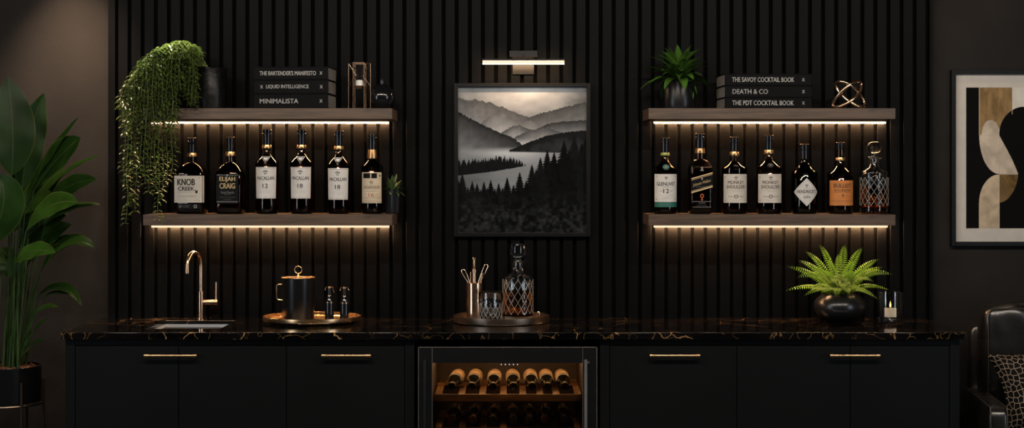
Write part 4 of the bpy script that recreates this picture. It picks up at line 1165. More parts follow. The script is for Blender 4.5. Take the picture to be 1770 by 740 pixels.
# ================================================================== counter
CF = -.63; CT = .92; CB = Z(587, CF)
cxl, cxr = X(104.5, CF), X(1669, CF)
SX0, SX1, SY0, SY1 = -1.405, -1.12, -.485, -.125
b = MB(); xs = [cxl, SX0, SX1, cxr]; ys = [CF, SY0, SY1, -.002]
v = []; f = []
for z_ in (CB, CT):
    for y_ in ys:
        for x_ in xs: v.append((x_, y_, z_))
I = lambda i, j, k: k * 16 + j * 4 + i
for j in range(3):
    for i in range(3):
        if i == 1 and j == 1: continue
        f.append((I(i, j, 1), I(i + 1, j, 1), I(i + 1, j + 1, 1), I(i, j + 1, 1))); f.append((I(i, j + 1, 0), I(i + 1, j + 1, 0), I(i + 1, j, 0), I(i, j, 0)))
for i in range(3):
    f.append((I(i, 0, 0), I(i + 1, 0, 0), I(i + 1, 0, 1), I(i, 0, 1))); f.append((I(i + 1, 3, 0), I(i, 3, 0), I(i, 3, 1), I(i + 1, 3, 1)))
for j in range(3):
    f.append((I(0, j + 1, 0), I(0, j, 0), I(0, j, 1), I(0, j + 1, 1))); f.append((I(3, j, 0), I(3, j + 1, 0), I(3, j + 1, 1), I(3, j, 1)))
f += [(I(1, 1, 1), I(2, 1, 1), I(2, 1, 0), I(1, 1, 0)), (I(2, 2, 1), I(1, 2, 1), I(1, 2, 0), I(2, 2, 0)), (I(1, 2, 1), I(1, 1, 1), I(1, 1, 0), I(1, 2, 0)), (I(2, 1, 1), I(2, 2, 1), I(2, 2, 0), I(2, 1, 0))]
b.add(v, f)
tag(b.build('worktop', M['marble'], bevel=.0022, smooth=True), 'polished black marble worktop with gold veins over the cabinets', 'worktop')

# sink
t = thing('bar_sink', 'small rectangular steel sink set in the worktop below the tap', 'sink', ((SX0 + SX1) / 2, (SY0 + SY1) / 2, CT - .2))
hx, hy = (SX1 - SX0) / 2 - .0008, (SY1 - SY0) / 2 - .0008; zt = .2 - .015
b = MB(); w_ = .0015
o_ = [(-hx, -hy), (hx, -hy), (hx, hy), (-hx, hy)]; i_ = [(-hx + w_, -hy + w_), (hx - w_, -hy + w_), (hx - w_, hy - w_), (-hx + w_, hy - w_)]
v = [(x_, y_, 0) for x_, y_ in o_] + [(x_, y_, zt) for x_, y_ in o_] + [(x_, y_, zt) for x_, y_ in i_] + [(x_, y_, w_) for x_, y_ in i_]
f = [(3, 2, 1, 0), (12, 13, 14, 15)]
for k in range(4):
    j = (k + 1) % 4; f += [(k, j, 4 + j, 4 + k), (4 + k, 4 + j, 8 + j, 8 + k), (8 + k, 8 + j, 12 + j, 12 + k)]
b.add(v, f); b.build('basin', M['sinksteel'], t, smooth=False)
b = MB(); lathe(b, [(.018, w_ + .0004), (.022, w_ + .0014), (.02, w_ + .002), (.012, w_ + .0008), (0, w_ + .0008)], 28); b.build('drain', M['graphite'], t)

# tap
YT = -.07; u = 1 / S(YT)
t = thing('tap', 'brass gooseneck tap with side lever behind the sink', 'tap', (X(347, YT), YT, CT))
zq = lambda py: (Z(py, YT) - CT)
b = MB(); lathe(b, [(0, 0), (.0165, 0), (.0165, .003), (.0135, .005), (.0122, .006), (.0122, zq(507)), (.0132, zq(506.5)), (.0132, zq(504.5)), (.0105, zq(504)), (0, zq(504))], 40); b.build('body', M['rose'], t)
b = MB(); top = zq(432) - .0078; ra = .056; zc = top - ra; dirv = Vector((-.31, -.95, 0)).normalized()
pts = [Vector((0, 0, zq(505)))] + [Vector((0, 0, zq(505) + (zc - zq(505)) * k / 4)) for k in range(1, 5)]
for k in range(1, 25):
    a = PI * k / 24; pts.append(dirv * (ra - ra * math.cos(a)) + Vector((0, 0, zc + ra * math.sin(a))))
end = pts[-1]; pts += [end + Vector((0, 0, -.004)), end + Vector((0, 0, -.008))]
tube(b, pts, .0078, 20); b.build('spout', M['rose'], t)
b = MB(); e = pts[-1]; lathe(b, [(.007, 0), (.007, .0015), (.0086, .002), (.0086, .018), (.0080, .0185), (.006, .0185), (.0055, .012), (0, .012)], 28)
b.V = [(p[0] + e.x, p[1] + e.y, e.z - p[2]) for p in b.V]; b.F = [tuple(reversed(q)) for q in b.F]; b.build('aerator', M['rose'], t)
b = MB(); zh = zq(522.5)
lathe(b, [(0, .010), (.0098, .010), (.0098, .034), (.0090, .0345), (.0090, .0365), (.0116, .037), (.0116, .066), (.0105, .068), (0, .068)], 32)
b.V = [(p[2], p[1], zh + p[0]) for p in b.V]; b.F = [tuple(reversed(q)) for q in b.F]; hnd = b.build('mixer', M['rose'], t)
b = MB(); tube(b, [(.0625, -.002, zh + .008), (.0630, -.002, zh + .03), (.0632, -.002, zq(487.5))], [.0045, .0038, .0038], 12); b.build('lever', M['rose'], hnd)

# ---- trays ----
def tray(name, label, px, Yc, r, zfoot, rim, mats, feet):
    t = thing(name, label, 'tray', (X(px, Yc), Yc, CT), group=None)
    b = MB(); lathe(b, [(0, zfoot), (r - .006, zfoot), (r - .001, zfoot + .002), (r, zfoot + .005), (r, zfoot + rim - .001), (r - .0012, zfoot + rim), (r - .0026, zfoot + rim - .001), (r - .0028, zfoot + .006), (r - .006, zfoot + .0025), (0, zfoot + .0025)], 96)
    b.build('dish', M[mats], t)
    if feet:
        for k in range(6):
            a = R(30 + 60 * k); b = MB(); lathe(b, [(0, 0), (.006, 0), (.007, .002), (.007, zfoot + .0005), (0, zfoot + .0005)], 16, c=((r - .03) * math.sin(a), -(r - .03) * math.cos(a), 0)); b.build('foot', M['blackmetal'], t)
    return t
TL = -.215
tray('round_tray', 'round gold tray holding the ice bucket and two swing-top bottles', 539.5, TL, .194, .009, .019, 'brass', True)
TFZ = CT + .0118
YI = -.225; u = 1 / S(YI)
t = thing('ice_bucket', 'matte black ice bucket with ring-topped lid on the gold tray', 'ice bucket', (X(515.5, YI), YI, TFZ))
zi = lambda py: Z(py, YI) - TFZ
r = 27.8 * u; b = MB(); lathe(b, [(0, 0), (r - .004, 0), (r - .001, .001), (r, .004), (r, zi(480.5)), (r - .003, zi(480.5)), (r - .003, zi(483)), (0, zi(483))], 64); b.build('body', M['blackmetal'], t)
b = MB(); rl = 29 * u; lathe(b, [(0, zi(480.4)), (rl, zi(480.4)), (rl + .0006, zi(479.6)), (rl, zi(479)), (.02, zi(477.6)), (0, zi(477.4))], 64); lid = b.build('lid', M['brass'], t)
b = MB(); lathe(b, [(0, zi(478)), (.0055, zi(478)), (.004, zi(476)), (.0032, zi(474)), (0, zi(473))], 20)
rr = 6.3 * u; tube(b, [(rr * math.cos(2 * PI * k / 28), 0, zi(466.5) + rr * math.sin(2 * PI * k / 28)) for k in range(28)], .0014, 8, closed=True); b.build('ring_knob', M['brass'], lid)
for sd in (-1, 1):
    b = MB(); ln = 9.5 * u
    tube(b, [(sd * (r - .001), 0, zi(491.5)), (sd * (r + ln * .7), 0, zi(491.5)), (sd * (r + ln), 0, zi(494)), (sd * (r + ln), 0, zi(514.5)), (sd * (r + ln * .75), 0, zi(518)), (sd * (r - .001), 0, zi(519))], .0016, 8)
    h_ = b.build('side_handle', M['brass'], t)
    if sd == 1: h_.rotation_euler = (0, 0, R(78))
def swing_bottle(label, px, Yc, dy, arms):
    u = 1 / S(Yc); t = thing('swing_top_bottle', label, 'bottle', (X(px, Yc), Yc, TFZ), group='swing-top bottles on the gold tray')
    z = lambda py: Z(py + dy, Yc) - TFZ
    r = .0178; nk = .0062
    b = MB(); lathe(b, [(0, .001), (r * .8, 0), (r, .003), (r, z(523)), (r * .95, z(520)), (r * .62, z(514)), (nk * 1.1, z(510)), (nk, z(506)), (nk, z(500)), (nk * 1.15, z(499.5)), (nk * 1.15, z(498)), (0, z(498))], 40); b.build('glass', M['blackgloss'], t)
    b = MB(); lathe(b, [(r * .90, z(523.4)), (r * 1.03, z(523.4)), (r * 1.03, z(522)), (r * .90, z(522))], 40); lathe(b, [(nk * .8, z(511.5)), (nk * 1.35, z(511.5)), (nk * 1.35, z(510)), (nk * .8, z(510))], 28); b.build('bands', M['brass'], t)
    b = MB(); lathe(b, [(0, z(498)), (nk, z(498)), (nk * .9, z(495.5)), (0, z(495))], 24); b.build('stopper', M['brass'], t)
    b = MB(); k = 6.3 * u
    tube(b, [(-k - arms[0] * u, -.004, z(496 + arms[1])), (-k, 0, z(496.6)), (-k * .4, 0, z(496)), (0, 0, z(496.8)), (k * .4, 0, z(496)), (k * .9, 0, z(496.6)), (k + arms[2] * u, -.004, z(496 + arms[3]))], .0013, 8); b.build('wire_bail', M['brass'], t)
swing_bottle('small black swing-top bottle with long drooping clasp, nearer the ice bucket', 569.3, -.225, 0, (1, 5, 2.2, 10))
swing_bottle('small black swing-top bottle at the outer edge of gold tray', 595.3, -.225, .8, (1.2, 5, 2, 5))

TC = -.2
ct = tray('round_tray', 'round dark bronze tray holding decanter, tumbler and bar tools', 866.8, TC, .192, .0005, .029, 'bronze', False)
b = MB(); hx_ = .147; tube(b, [(hx_ - .005, .03, .003), (hx_ - .005, .03, .034)] + [(hx_ - .005 * math.cos(PI * k / 8), .03, .034 + .005 * math.sin(PI * k / 8)) for k in range(1, 8)] + [(hx_ + .005, .03, .034), (hx_ + .005, .03, .003)], .0013, 8); b.build('loop_handle', M['rose'], ct)
TF2 = CT + .0034
YD = -.2; u = 1 / S(YD); yb = HY + (EYE - TF2) * S(YD)
# heights measured from the tray floor
k_ = (yb - 421.5) / (550.6 - 421.5)
decanter('tall cut-glass decanter with cylinder stopper standing on the bronze tray', (X(895.2, YD), YD, TF2), u * k_, 26.7 / k_, 74, 83, 9.4 / k_, 100, 13, 71, 50, False)
# tumbler
YG = -.30; u = 1 / S(YG)
t = thing('tumbler', 'empty cut-glass whisky tumbler in front of the tool cup', 'glass', (X(848, YG), YG, TF2))
zg = lambda py: Z(py, YG) - TF2
H_ = zg(504); r0, r1 = 19.2 * u, 21 * u
b = MB(); n = 46; body = [(r0 + (r1 - r0) * min(1, i / (n - 1) * 1.3), .004 + (H_ - .005) * i / (n - 1)) for i in range(n)]
dsp = cut_disp(14, .006, H_ * .62, 2.2, .0014, .14)
inn = [(r1 - .0012, H_), (r1 - .0022, H_ - .001), (r1 - .0024, H_ * .6), (r0 - .0026, .016), (r0 - .008, .012), (0, .0115)]
lathe(b, [(0, .001), (r0 * .7, .0005), (r0 - .003, 0), (r0 - .0005, .0015)] + body + inn, 112, disp=lambda a, z, r: dsp(a, z, r) if r > r0 - .0004 and z < H_ * .65 else 0.0)
b.build('glass_body', M['glass'], t, angle=60)
b = MB()  # pale threads paint the light caught in the tumbler's cuts
for s_ in (-1, 1):
    for k in range(14):
        pts = []
        for i in range(17):
            v = i / 16; a = 2 * PI * (k + s_ * v * 2.2) / 14; zc = .006 + (H_ * .62 - .006) * v; rr = r0 + (r1 - r0) * min(1, (zc - .004) / (H_ - .005) * 1.3)
            pts.append((rr * math.sin(a) * .9985, -rr * math.cos(a) * .9985, zc))
        tube(b, pts, .00045, 4, cap=False)
b.build('cut_lines', M['cutglint'], t)
# tool cup
YC = -.17; u = 1 / S(YC)
t = thing('tool_cup', 'brushed brass cup holding bar tools on the bronze tray', 'cup', (X(820.3, YC), YC, TF2)); zc_ = lambda py: Z(py, YC) - TF2
r = 14.4 * u; H_ = zc_(489)
b = MB(); lathe(b, [(0, 0), (r - .002, 0), (r, .002), (r, H_ - .001), (r - .001, H_), (r - .0022, H_ - .001), (r - .0025, .004), (0, .004)], 48); b.build('body', M['bronze_cup'] if 'bronze_cup' in M else M['rose'], t)
def tool(name, label, cat, build):
    t = thing(name, label, cat, (X(820.3, YC), YC, TF2 + .0045)); build(t, lambda px, py, y=0.0: Vector((X(px, YC) - X(820.3, YC), y, Z(py, YC) - TF2 - .0045))); return t
def b_muddler(t, p):
    b = MB(); c = p(819.5, 489)
    prof = [(0, .0), (.007, .0), (.0072, H_ * .5), (.0068, p(0, 471).z), (.009, p(0, 470.5).z), (.0092, p(0, 466).z), (.006, p(0, 465).z), (.0075, p(0, 464).z), (.0045, p(0, 463).z)]
    lathe(b, prof, 24, c=(c.x, .004, 0)); b.build('muddler_body', M['rose'], t)
    b = MB(); lathe(b, [(.0044, p(0, 463.2).z), (.0048, p(0, 462).z), (.0044, p(0, 449).z), (.0078, p(0, 448.4).z), (.0082, p(0, 446.4).z), (.006, p(0, 445).z), (0, p(0, 444.6).z)], 24, c=(c.x, .004, 0)); b.build('handle', M['brass'], t)
tool('muddler', 'brass muddler with flat knob standing tallest in the brass cup', 'bar tool', b_muddler)
def loop_tool(pts_c, wdt, y):
    def f_(t, p):
        (x0, y0), (x1, y1) = pts_c
        a, c = p(x0, y0, y), p(x1, y1, y); d = (c - a).normalized(); s_ = d.cross(Vector((0, 1, 0))).normalized()
        base = Vector((a.x * .3, y * .6, .002))
        b = MB(); w = wdt * u
        pts = [base + s_ * .001, a + s_ * w * .5]; L_ = (c - a).length
        pts += [a + d * L_ * .5 + s_ * w * .9]
        for k in range(9):
            q = PI * k / 8; pts.append(c - d * w + s_ * w * math.cos(q) + d * w * math.sin(q))
        pts += [a + d * L_ * .5 - s_ * w * .9, a - s_ * w * .5, base - s_ * .001]
        tube(b, pts, .0013, 8); b.build('wire_loop', M['rose'], t)
    return f_
tool('strainer', 'copper wire loop tool leaning left in the brass cup', 'bar tool', loop_tool(((810, 487), (799.5, 466)), 3.2, -.004))
tool('tongs', 'copper wire loop tool leaning right in the brass cup', 'bar tool', loop_tool(((829, 487), (841.5, 457.5)), 3.2, .002))
def b_jig(t, p):
    b = MB(); a, c = p(831, 489, -.008), p(833.5, 473, -.008); bs = Vector((a.x * .5, -.006, .002)); tube(b, [bs, a, c], [.003, .0034, .0036], 12); b.build('rod', M['brass'], t)
    b = MB(); d = (c - a).normalized(); tube(b, [c, c + d * .003], .0052, 14); b.build('collar', M['brass'], t)
tool('bar_spoon', 'short brass rod handle beside the right leaning wire loop', 'bar tool', b_jig)
def b_rod(t, p):
    b = MB(); a, c = p(813.5, 489, .008), p(813.3, 470.5, .008); tube(b, [Vector((a.x * .6, .004, .002)), a, c], .0022, 10); b.build('rod', M['rose'], t)
tool('stirrer', 'thin copper stirring rod left of the muddler', 'bar tool', b_rod)

# ---- fern ----
YF = -.145; u = 1 / S(YF); yf = HY + (EYE - CT) * S(YF)
t = thing('potted_fern', 'bright green fern in a round black bowl on the worktop', 'plant', (X(1452, YF), YF, CT))
zf = lambda py: (yf - py) * u
b = MB(); pr = [(0, .001), (.045, 0), (.05, .002)]
rb = 45 * u; zm = zf(529); ht = zf(509)
for k in range(1, 16):
    a = R(-62 + 117 * k / 15); pr.append((.022 + (rb - .022) * math.cos(a), zm + (zm if a < 0 else (ht - zm) * 1.22) * math.sin(a) * 1.0))
pr += [(pr[-1][0] - .004, pr[-1][1] - .001), (pr[-1][0] - .006, pr[-1][1] - .012), (0, pr[-1][1] - .012)]
pr = [(r_, max(0.0, z_)) for r_, z_ in pr]
lathe(b, pr, 64); b.build('bowl', M['blackceramic'], t); rimz = max(z_ for _, z_ in pr)
b = MB(); lathe(b, [(0, rimz - .004), (pr[-2][0] + .001, rimz - .011)], 28); b.build('soil', M['soil'], t)
fr = MB(); stm = MB(); rf = random.Random(21)
def frond(p0, p1, p2, wid, n, nrm):
    pts = bez(p0, p1, p2, n); tube(stm, pts, [.0011 - .0007 * i / n for i in range(n + 1)], 4, cap=False)
    nrm = Vector(nrm).normalized()
    for i in range(2, n + 1):
        tt = i / n; tan = (pts[min(i + 1, n)] - pts[i - 1]).normalized(); side = tan.cross(nrm).normalized()
        w = wid * (math.sin(PI * min(1, .16 + .84 * tt)) ** .75) * (1 if tt < .93 else .7) + .0012
        for sd in (-1, 1):
            d = (side * sd * .93 + tan * .38).normalized()
            q0 = pts[i]; q2 = q0 + d * w - nrm * w * .18
            blade(fr, q0, q0 + d * w * .55 + nrm * w * .08, q2, min(.0030, w * .17), nrm, .15, 4, .42, 2)
def tipv(px, py, y): return Vector((X(px, YF + y) - X(1452, YF), y, Z(py, YF + y) - CT))
tips = [(1357, 503, -.04), (1391, 511, -.11), (1361, 461, .0), (1392, 435, .03), (1415.5, 422, .02), (1460, 423, .02), (1491, 428, .03), (1519.5, 448, .04), (1543, 475, .0), (1536, 501, -.03), (1517, 517, -.09), (1378, 480, -.08), (1445, 512, -.15), (1468, 508, -.14), (1430, 450, -.03), (1476, 452, -.04), (1510, 487, -.09), (1400, 500, -.13), (1440, 490, -.13), (1490, 503, -.13), (1405, 462, -.06), (1500, 465, -.06), (1450, 440, .06), (1425, 470, -.09), (1475, 478, -.11), (1380, 450, .05), (1525, 462, .06), (1458, 500, -.15), (1420, 508, -.14)]
for i, (px, py, y) in enumerate(tips):
    q2 = tipv(px, py, y); rad = Vector((q2.x, q2.y, 0)); 
    p0 = Vector((q2.x * .12, q2.y * .15, rimz - .006)); up = max(.06, q2.z - rimz + .045)
    p1 = Vector((q2.x * .42, q2.y * .5, rimz + up * (.62 if q2.z - rimz > .09 else 1.0)))
    out = Vector((q2.x, q2.y - .03, 0)); out = out.normalized() if out.length > 1e-4 else Vector((0, -1, 0))
    nrm = Vector((-out.x * .25, -.75, .75)) if q2.z - rimz > .06 else Vector((out.x * .2, -.45, .9))
    frond(p0, p1, q2, .0215, 24, nrm)
for k in range(34):
    a = rf.uniform(0, 2 * PI); L_ = rf.uniform(.055, .095); d = Vector((math.cos(a), math.sin(a), 0)); h_ = rf.uniform(.0, .075)
    p0 = d * .01 + Vector((0, 0, rimz - .006)); q2 = d * L_ + Vector((0, 0, rimz + h_ - .01)); p1 = d * L_ * .5 + Vector((0, 0, rimz + h_ + .05))
    frond(p0, p1, q2, .016, 14, Vector((d.x * .2, -.4, .9)))
stm.build('stems', M['vine'], t); fr.build('foliage', M['fern'], t)

# ---- candle in glass ----
YN = -.2; u = 1 / S(YN); yn = HY + (EYE - CT) * S(YN)
t = thing('candle_glass', 'clear glass cylinder around a lit candle beside the fern', 'candle holder', (X(1539, YN), YN, CT))
zn = lambda py: (yn - py) * u
r = 21.8 * u; H_ = zn(505); fl = zn(547.5)
b = MB(); lathe(b, [(0, .001), (r - .006, 0), (r - .002, .001), (r, .004), (r, H_ - .001), (r - .001, H_), (r - .0022, H_ - .001), (r - .0022, fl + .002), (r - .004, fl), (0, fl)], 64); b.build('glass_cylinder', M['glass'], t)
t = thing('candle', 'lit ivory candle burning inside the clear glass cylinder', 'candle', (X(1539, YN), YN, CT + fl + .0004))
hc = zn(531) - fl
b = MB(); rc = 10.2 * u; lathe(b, [(0, 0), (rc, 0), (rc, hc - .001), (rc - .0015, hc), (rc * .6, hc - .0015), (0, hc - .002)], 40); b.build('wax', M['wax'], t)
b = MB(); tube(b, [(0, 0, hc - .003), (.0006, 0, hc + .004)], .0007, 6); b.build('wick', M['ink'], t)
b = MB(); lathe(b, [(0, hc + .002), (.0022, hc + .0045), (.0033, hc + .008), (.0029, hc + .013), (.0015, hc + .019), (0, hc + .0255)], 20); b.build('flame', M['flame'], t)

# ================================================================== cabinets
KF = -.60
def handle(parent, px0, px1, py, ox, oz, yface):
    Yh = KF - .03; s = S(Yh); a, c = X(px0, Yh) - ox, X(px1, Yh) - ox; z_ = Z(py, Yh) - oz
    b = MB(); tube(b, [(a, Yh, z_), (c, Yh, z_)], .0056, 16); 
    for x_ in (a, c - .014): tube(b, [(x_, Yh, z_), (x_ + .014, Yh, z_)], .0072, 18)
    for x_ in (a + .009, c - .009): tube(b, [(x_, Yh, z_), (x_, yface + .0003, z_)], .0048, 12)
    b.build('handle', M['brass'], parent)
def cabinet(name, label, px_out0, px_out1, px_in0, px_in1, seams, handles):
    x0, x1 = X(px_out0, KF), X(px_out1, KF); xi0, xi1 = X(px_in0, KF), X(px_in1, KF)
    ox = (x0 + x1) / 2
    t = thing(name, label, 'cabinet', (ox, 0, 0))
    zt = Z(598, KF); zb = .10; top = CB - .0008
    b = MB(); box(b, x0 - ox, xi0 - ox - .0012, KF, -.004, 0, top); box(b, xi1 - ox + .0012, x1 - ox, KF, -.004, 0, top)
    box(b, xi0 - ox - .0012, xi1 - ox + .0012, KF + .002, -.004, zt + .0014, top); box(b, xi0 - ox - .0012, xi1 - ox + .0012, KF + .03, -.004, zb, .12); box(b, xi0 - ox - .0012, xi1 - ox + .0012, -.03, -.004, .12, zt + .0014)
    box(b, xi0 - ox - .0012, xi1 - ox + .0012, KF + .05, KF + .06, 0, zb)
    box(b, xi0 - ox - .0012, xi1 - ox + .0012, KF + .026, KF + .03, .12, zt + .0014)
    b.build('carcass', M['cabinet'], t, bevel=.001)
    ed = [px_in0] + seams + [px_in1]
    for k in range(len(ed) - 1):
        a, c = X(ed[k], KF) - ox + .0014, X(ed[k + 1], KF) - ox - .0014
        b = MB(); box(b, a, c, KF, KF + .022, zb + .004, zt - .0014); d = b.build('door', M['cabinet'], t, bevel=.0012)
        for (hk, p0, p1) in handles:
            if hk == k: handle(d, p0, p1, 615, ox, 0, KF)
cabinet('base_cabinet', 'matte black base cabinet with brass handles, under the sink', 113, 716, 130, 699.5, [308.7, 495], [(0, 249, 340), (2, 556, 641)])
cabinet('base_cabinet', 'matte black base cabinet with brass handles, beside the armchair', 1037, 1659, 1054, 1641, [1273.5, 1469.6], [(0, 1123, 1210), (2, 1434.5, 1521)])

# ================================================================== wine fridge
FY = -.605
fx0, fx1 = X(723, FY), X(1032, FY); ox = (fx0 + fx1) / 2
ztop = Z(600, FY)
t = thing('wine_fridge', 'black built-in wine fridge with lit oak racks between the cabinets', 'fridge', (ox, 0, 0))
hx = (fx1 - fx0) / 2; ix0, ix1 = X(747.5, FY) - ox, X(1007, FY) - ox
b = MB(); fb_ = FY + .03   # casing behind the door
box(b, -hx + .002, ix0 - .004, fb_, -.03, .06, ztop - .002); box(b, ix1 + .004, hx - .002, fb_, -.03, .06, ztop - .002)
box(b, ix0 - .004, ix1 + .004, fb_, -.03, Z(620, FY), ztop - .002); box(b, ix0 - .004, ix1 + .004, -.05, -.03, .10, Z(620, FY)); box(b, ix0 - .004, ix1 + .004, fb_, -.03, .06, .10); box(b, -hx + .01, hx - .01, fb_ + .02, -.04, 0, .06)
b.build('casing', M['fridgeblack'], t, smooth=False)
b = MB(); box(b, ix0 - .0035, ix0 - .0005, fb_ + .004, -.052, .105, Z(621, FY)); box(b, ix1 + .0005, ix1 + .0035, fb_ + .004, -.052, .105, Z(621, FY)); box(b, ix0, ix1, -.056, -.051, .105, Z(621, FY))
b.build('liner', M['fridgeliner'], t, smooth=False)
zo = Z(627.5, FY)
b = MB(); box(b, -hx, ix0, FY, fb_ - .001, .08, ztop); box(b, ix1, hx, FY, fb_ - .001, .08, ztop); box(b, ix0, ix1, FY, fb_ - .001, zo, ztop); box(b, ix0, ix1, FY, fb_ - .001, .08, .14)
door = b.build('door', M['fridgeblack'], t, smooth=False)
b = MB(); e_ = .0022
for (a0, a1, c0, c1) in ((-hx - .0005, -hx + e_, .08, ztop), (hx - e_, hx + .0005, .08, ztop), (-hx, hx, ztop - e_, ztop + .0005), (ix0 - .002, ix0, .08, ztop - e_), (ix1, ix1 + .0014, .08, ztop - e_)):
    box(b, a0, a1, FY - .0012, FY + .004, c0, c1)
b.build('edge_trim', M['trimgrey'], door, smooth=False)
b = MB(); box(b, ix0 + .001, ix1 - .001, FY + .006, FY + .010, .141, zo - .001); b.build('glass_pane', M['pane'], door, smooth=False)
b = MB()
for k in range(5): put_disc(b, X(866.5 + 7 * k, FY) - ox, Z(630.5, FY), .0019, .0019, flat_map(FY + .0055), 0, 12)
b.build('display', M['dot'], door, smooth=False)
for px, mm, k in ((734, 'fridgeblack', 0), (1012.5, 'steel', 1)):
    b = MB(); Yh = FY - .035; x_ = X(px, Yh) - ox; tube(b, [(x_, Yh, .2), (x_, Yh, Z(622, Yh))], .0062, 16)
    for z_ in (.24, Z(629, Yh)): tube(b, [(x_, Yh, z_), (x_ + (.012 if k else 0), FY, z_)], .005, 10)
    b.build('handle', M['trimgrey' if k else 'fridgeblack'], door)  # right handle in paler metal so it looks lit, left one black
b = MB(); box(b, ix0 + .02, ix1 - .02, -.40, -.39, Z(621, FY) - .006, Z(621, FY) - .001); b.build('light_strip', M['fridgeled'], t, smooth=False)
# racks
neck1 = [780.4, 815, 852, 887.7, 920, 947, 976.8]; body1 = [789.7, 821, 854.6, 886.4, 916.9, 943.7, 971.4]
neck2 = [780, 816.8, 852, 888, 915, 941.5, 975.7]; body2 = [789, 822, 855, 887, 915, 942, 972]
YRk = fb_ + .012
RZ = [Z(682, YRk), Z(740, YRk)]
for ri, (nk_, rz) in enumerate(zip((neck1, neck2), RZ)):
    rk = MB(); box(rk, ix0 + .004, ix1 - .004, YRk, YRk + .02, rz - 12 / S(YRk), rz); box(rk, ix0 + .004, ix1 - .004, -.30, -.29, rz - .0005, rz + .0095); box(rk, ix0 + .004, ix1 - .004, -.10, -.085, rz - .02, rz - .0045)
    rack = rk.build('rack', M['fridgewood'], t, bevel=.001)
    gaps = [ (nk_[i] + nk_[i + 1]) / 2 for i in range(6)]; gaps = [757] + gaps + [999]
    for g in gaps:
        x_ = X(g, YRk) - ox; x_ = max(ix0 + .014, min(ix1 - .014, x_))
        b = MB(); box(b, x_ - .0125, x_ + .0125, YRk + .0205, -.09, rz - .012, rz - .001); b.build('slat', M['oakrack'], rack, smooth=False)
# wine bottles lying with the neck to the front
def wine_bottle(label, nx, bx, zc, capm, lit, group):
    Yn, Ybd = YRk + .012, YRk + .22
    p = Vector((X(nx, Yn), Yn, zc)); q = Vector((X(bx, Ybd), Ybd, zc)); d = q - p; yaw = math.atan2(d.x, d.y)
    t = thing('wine_bottle', label, 'wine bottle', p, -yaw, group); t.rotation_euler = (R(2.2), 0, -yaw)
    prof = [(0, .0), (.0135, 0), (.0148, .001), (.0152, .004), (.0152, .012), (.0125, .0125), (.0125, .045), (.0135, .065), (.0165, .085), (.0215, .105), (.0255, .125), (.0272, .145), (.0275, .18), (.0275, .285), (.026, .29), (0, .289)]
    def ly(mb, pr, mi=0):
        m_ = MB(); lathe(m_, pr, 40); mb.add([(v[0], v[2], v[1] * -1) for v in m_.V], [tuple(reversed(f_)) if False else f_ for f_ in m_.F], None, mi)
    b = MB(); ly(b, prof[6:7] + prof[6:] if False else [(0, .012)] + prof[5:]); b.build('glass', M['winebottle'], t)
    b = MB(); ly(b, [(0, .0016), (.0075, .0014), (.0095, .0002), (.0135, -.0003), (.0150, .001), (.0155, .004), (.0155, .011), (.0135, .013), (.0133, .045), (.0126, .0455)]); b.build('capsule', M[capm], t)
    b = MB(); ly(b, [(.0266, .129), (.0272, .1345)]); ly(b, [(.0277, .150), (.0278, .154)]); 
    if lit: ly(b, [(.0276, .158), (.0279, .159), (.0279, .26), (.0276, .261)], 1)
    b.build('paper_label', [M['cream' if lit else 'kraft'], M['kraft']], t)  # lower rack: shade put into darker rings, main label left out
ords = ['first', 'second', 'third', 'fourth', 'fifth', 'sixth', 'seventh']
za = RZ[0] + .0285
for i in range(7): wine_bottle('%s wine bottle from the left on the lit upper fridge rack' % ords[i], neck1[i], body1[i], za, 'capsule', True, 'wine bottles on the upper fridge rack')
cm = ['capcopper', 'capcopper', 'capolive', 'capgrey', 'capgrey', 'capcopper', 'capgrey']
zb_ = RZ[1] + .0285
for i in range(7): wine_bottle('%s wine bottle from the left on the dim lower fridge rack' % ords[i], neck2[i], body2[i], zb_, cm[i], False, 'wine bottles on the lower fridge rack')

# ================================================================== floor plant on the left
YPl = -.36; s_ = S(YPl); pc = X(8, YPl)
zr = Z(631, YPl); rp = 61.5 / s_; zbp = Z(694, YPl)
st = thing('plant_stand', 'tall plant stand with slim bronze legs holding the big black planter', 'plant stand', (pc, YPl, 0))
b = MB(); tube(b, [((rp + .004) * math.sin(2 * PI * k / 48), -(rp + .004) * math.cos(2 * PI * k / 48), zbp - .006) for k in range(48)], .0052, 8, closed=True)
for k in range(3): 
    a = R(42 + 60 * k); tube(b, [((rp + .003) * math.sin(a), -(rp + .003) * math.cos(a), zbp - .006), (-(rp + .003) * math.sin(a), (rp + .003) * math.cos(a), zbp - .006)], .004, 8)
b.build('ring', M['bronze'], st)
for k in range(6):
    a = R(42 + 60 * k); b = MB(); rr = rp + .0075; tube(b, [(rr * math.sin(a), -rr * math.cos(a), 0), (rr * math.sin(a), -rr * math.cos(a), zbp + .085)], .0055, 8); b.build('leg', M['bronze'], st)
t = thing('floor_plant', 'large leafy tropical plant in black planter at left edge', 'plant', (pc, YPl, zbp))
hp = zr - zbp
b = MB(); lathe(b, [(0, 0), (rp - .006, 0), (rp - .001, .003), (rp, .01), (rp, hp - .002), (rp - .002, hp), (rp - .007, hp - .001), (rp - .008, hp - .02), (0, hp - .02)], 64); b.build('planter', M['blackmetal'], t)
b = MB(); lathe(b, [(0, hp - .006), (rp * .6, hp - .008), (rp - .0082, hp - .012)], 32)
rq = random.Random(9)
for k in range(150):
    a = rq.uniform(0, 2 * PI); q = rq.uniform(.1, .92) * rp; m_ = rq.uniform(.004, .007)
    lathe(b, [(0, hp - .011), (m_, hp - .007), (m_ * .7, hp - .003), (0, hp - .0015)], 6, c=(q * math.sin(a), -q * math.cos(a), 0))
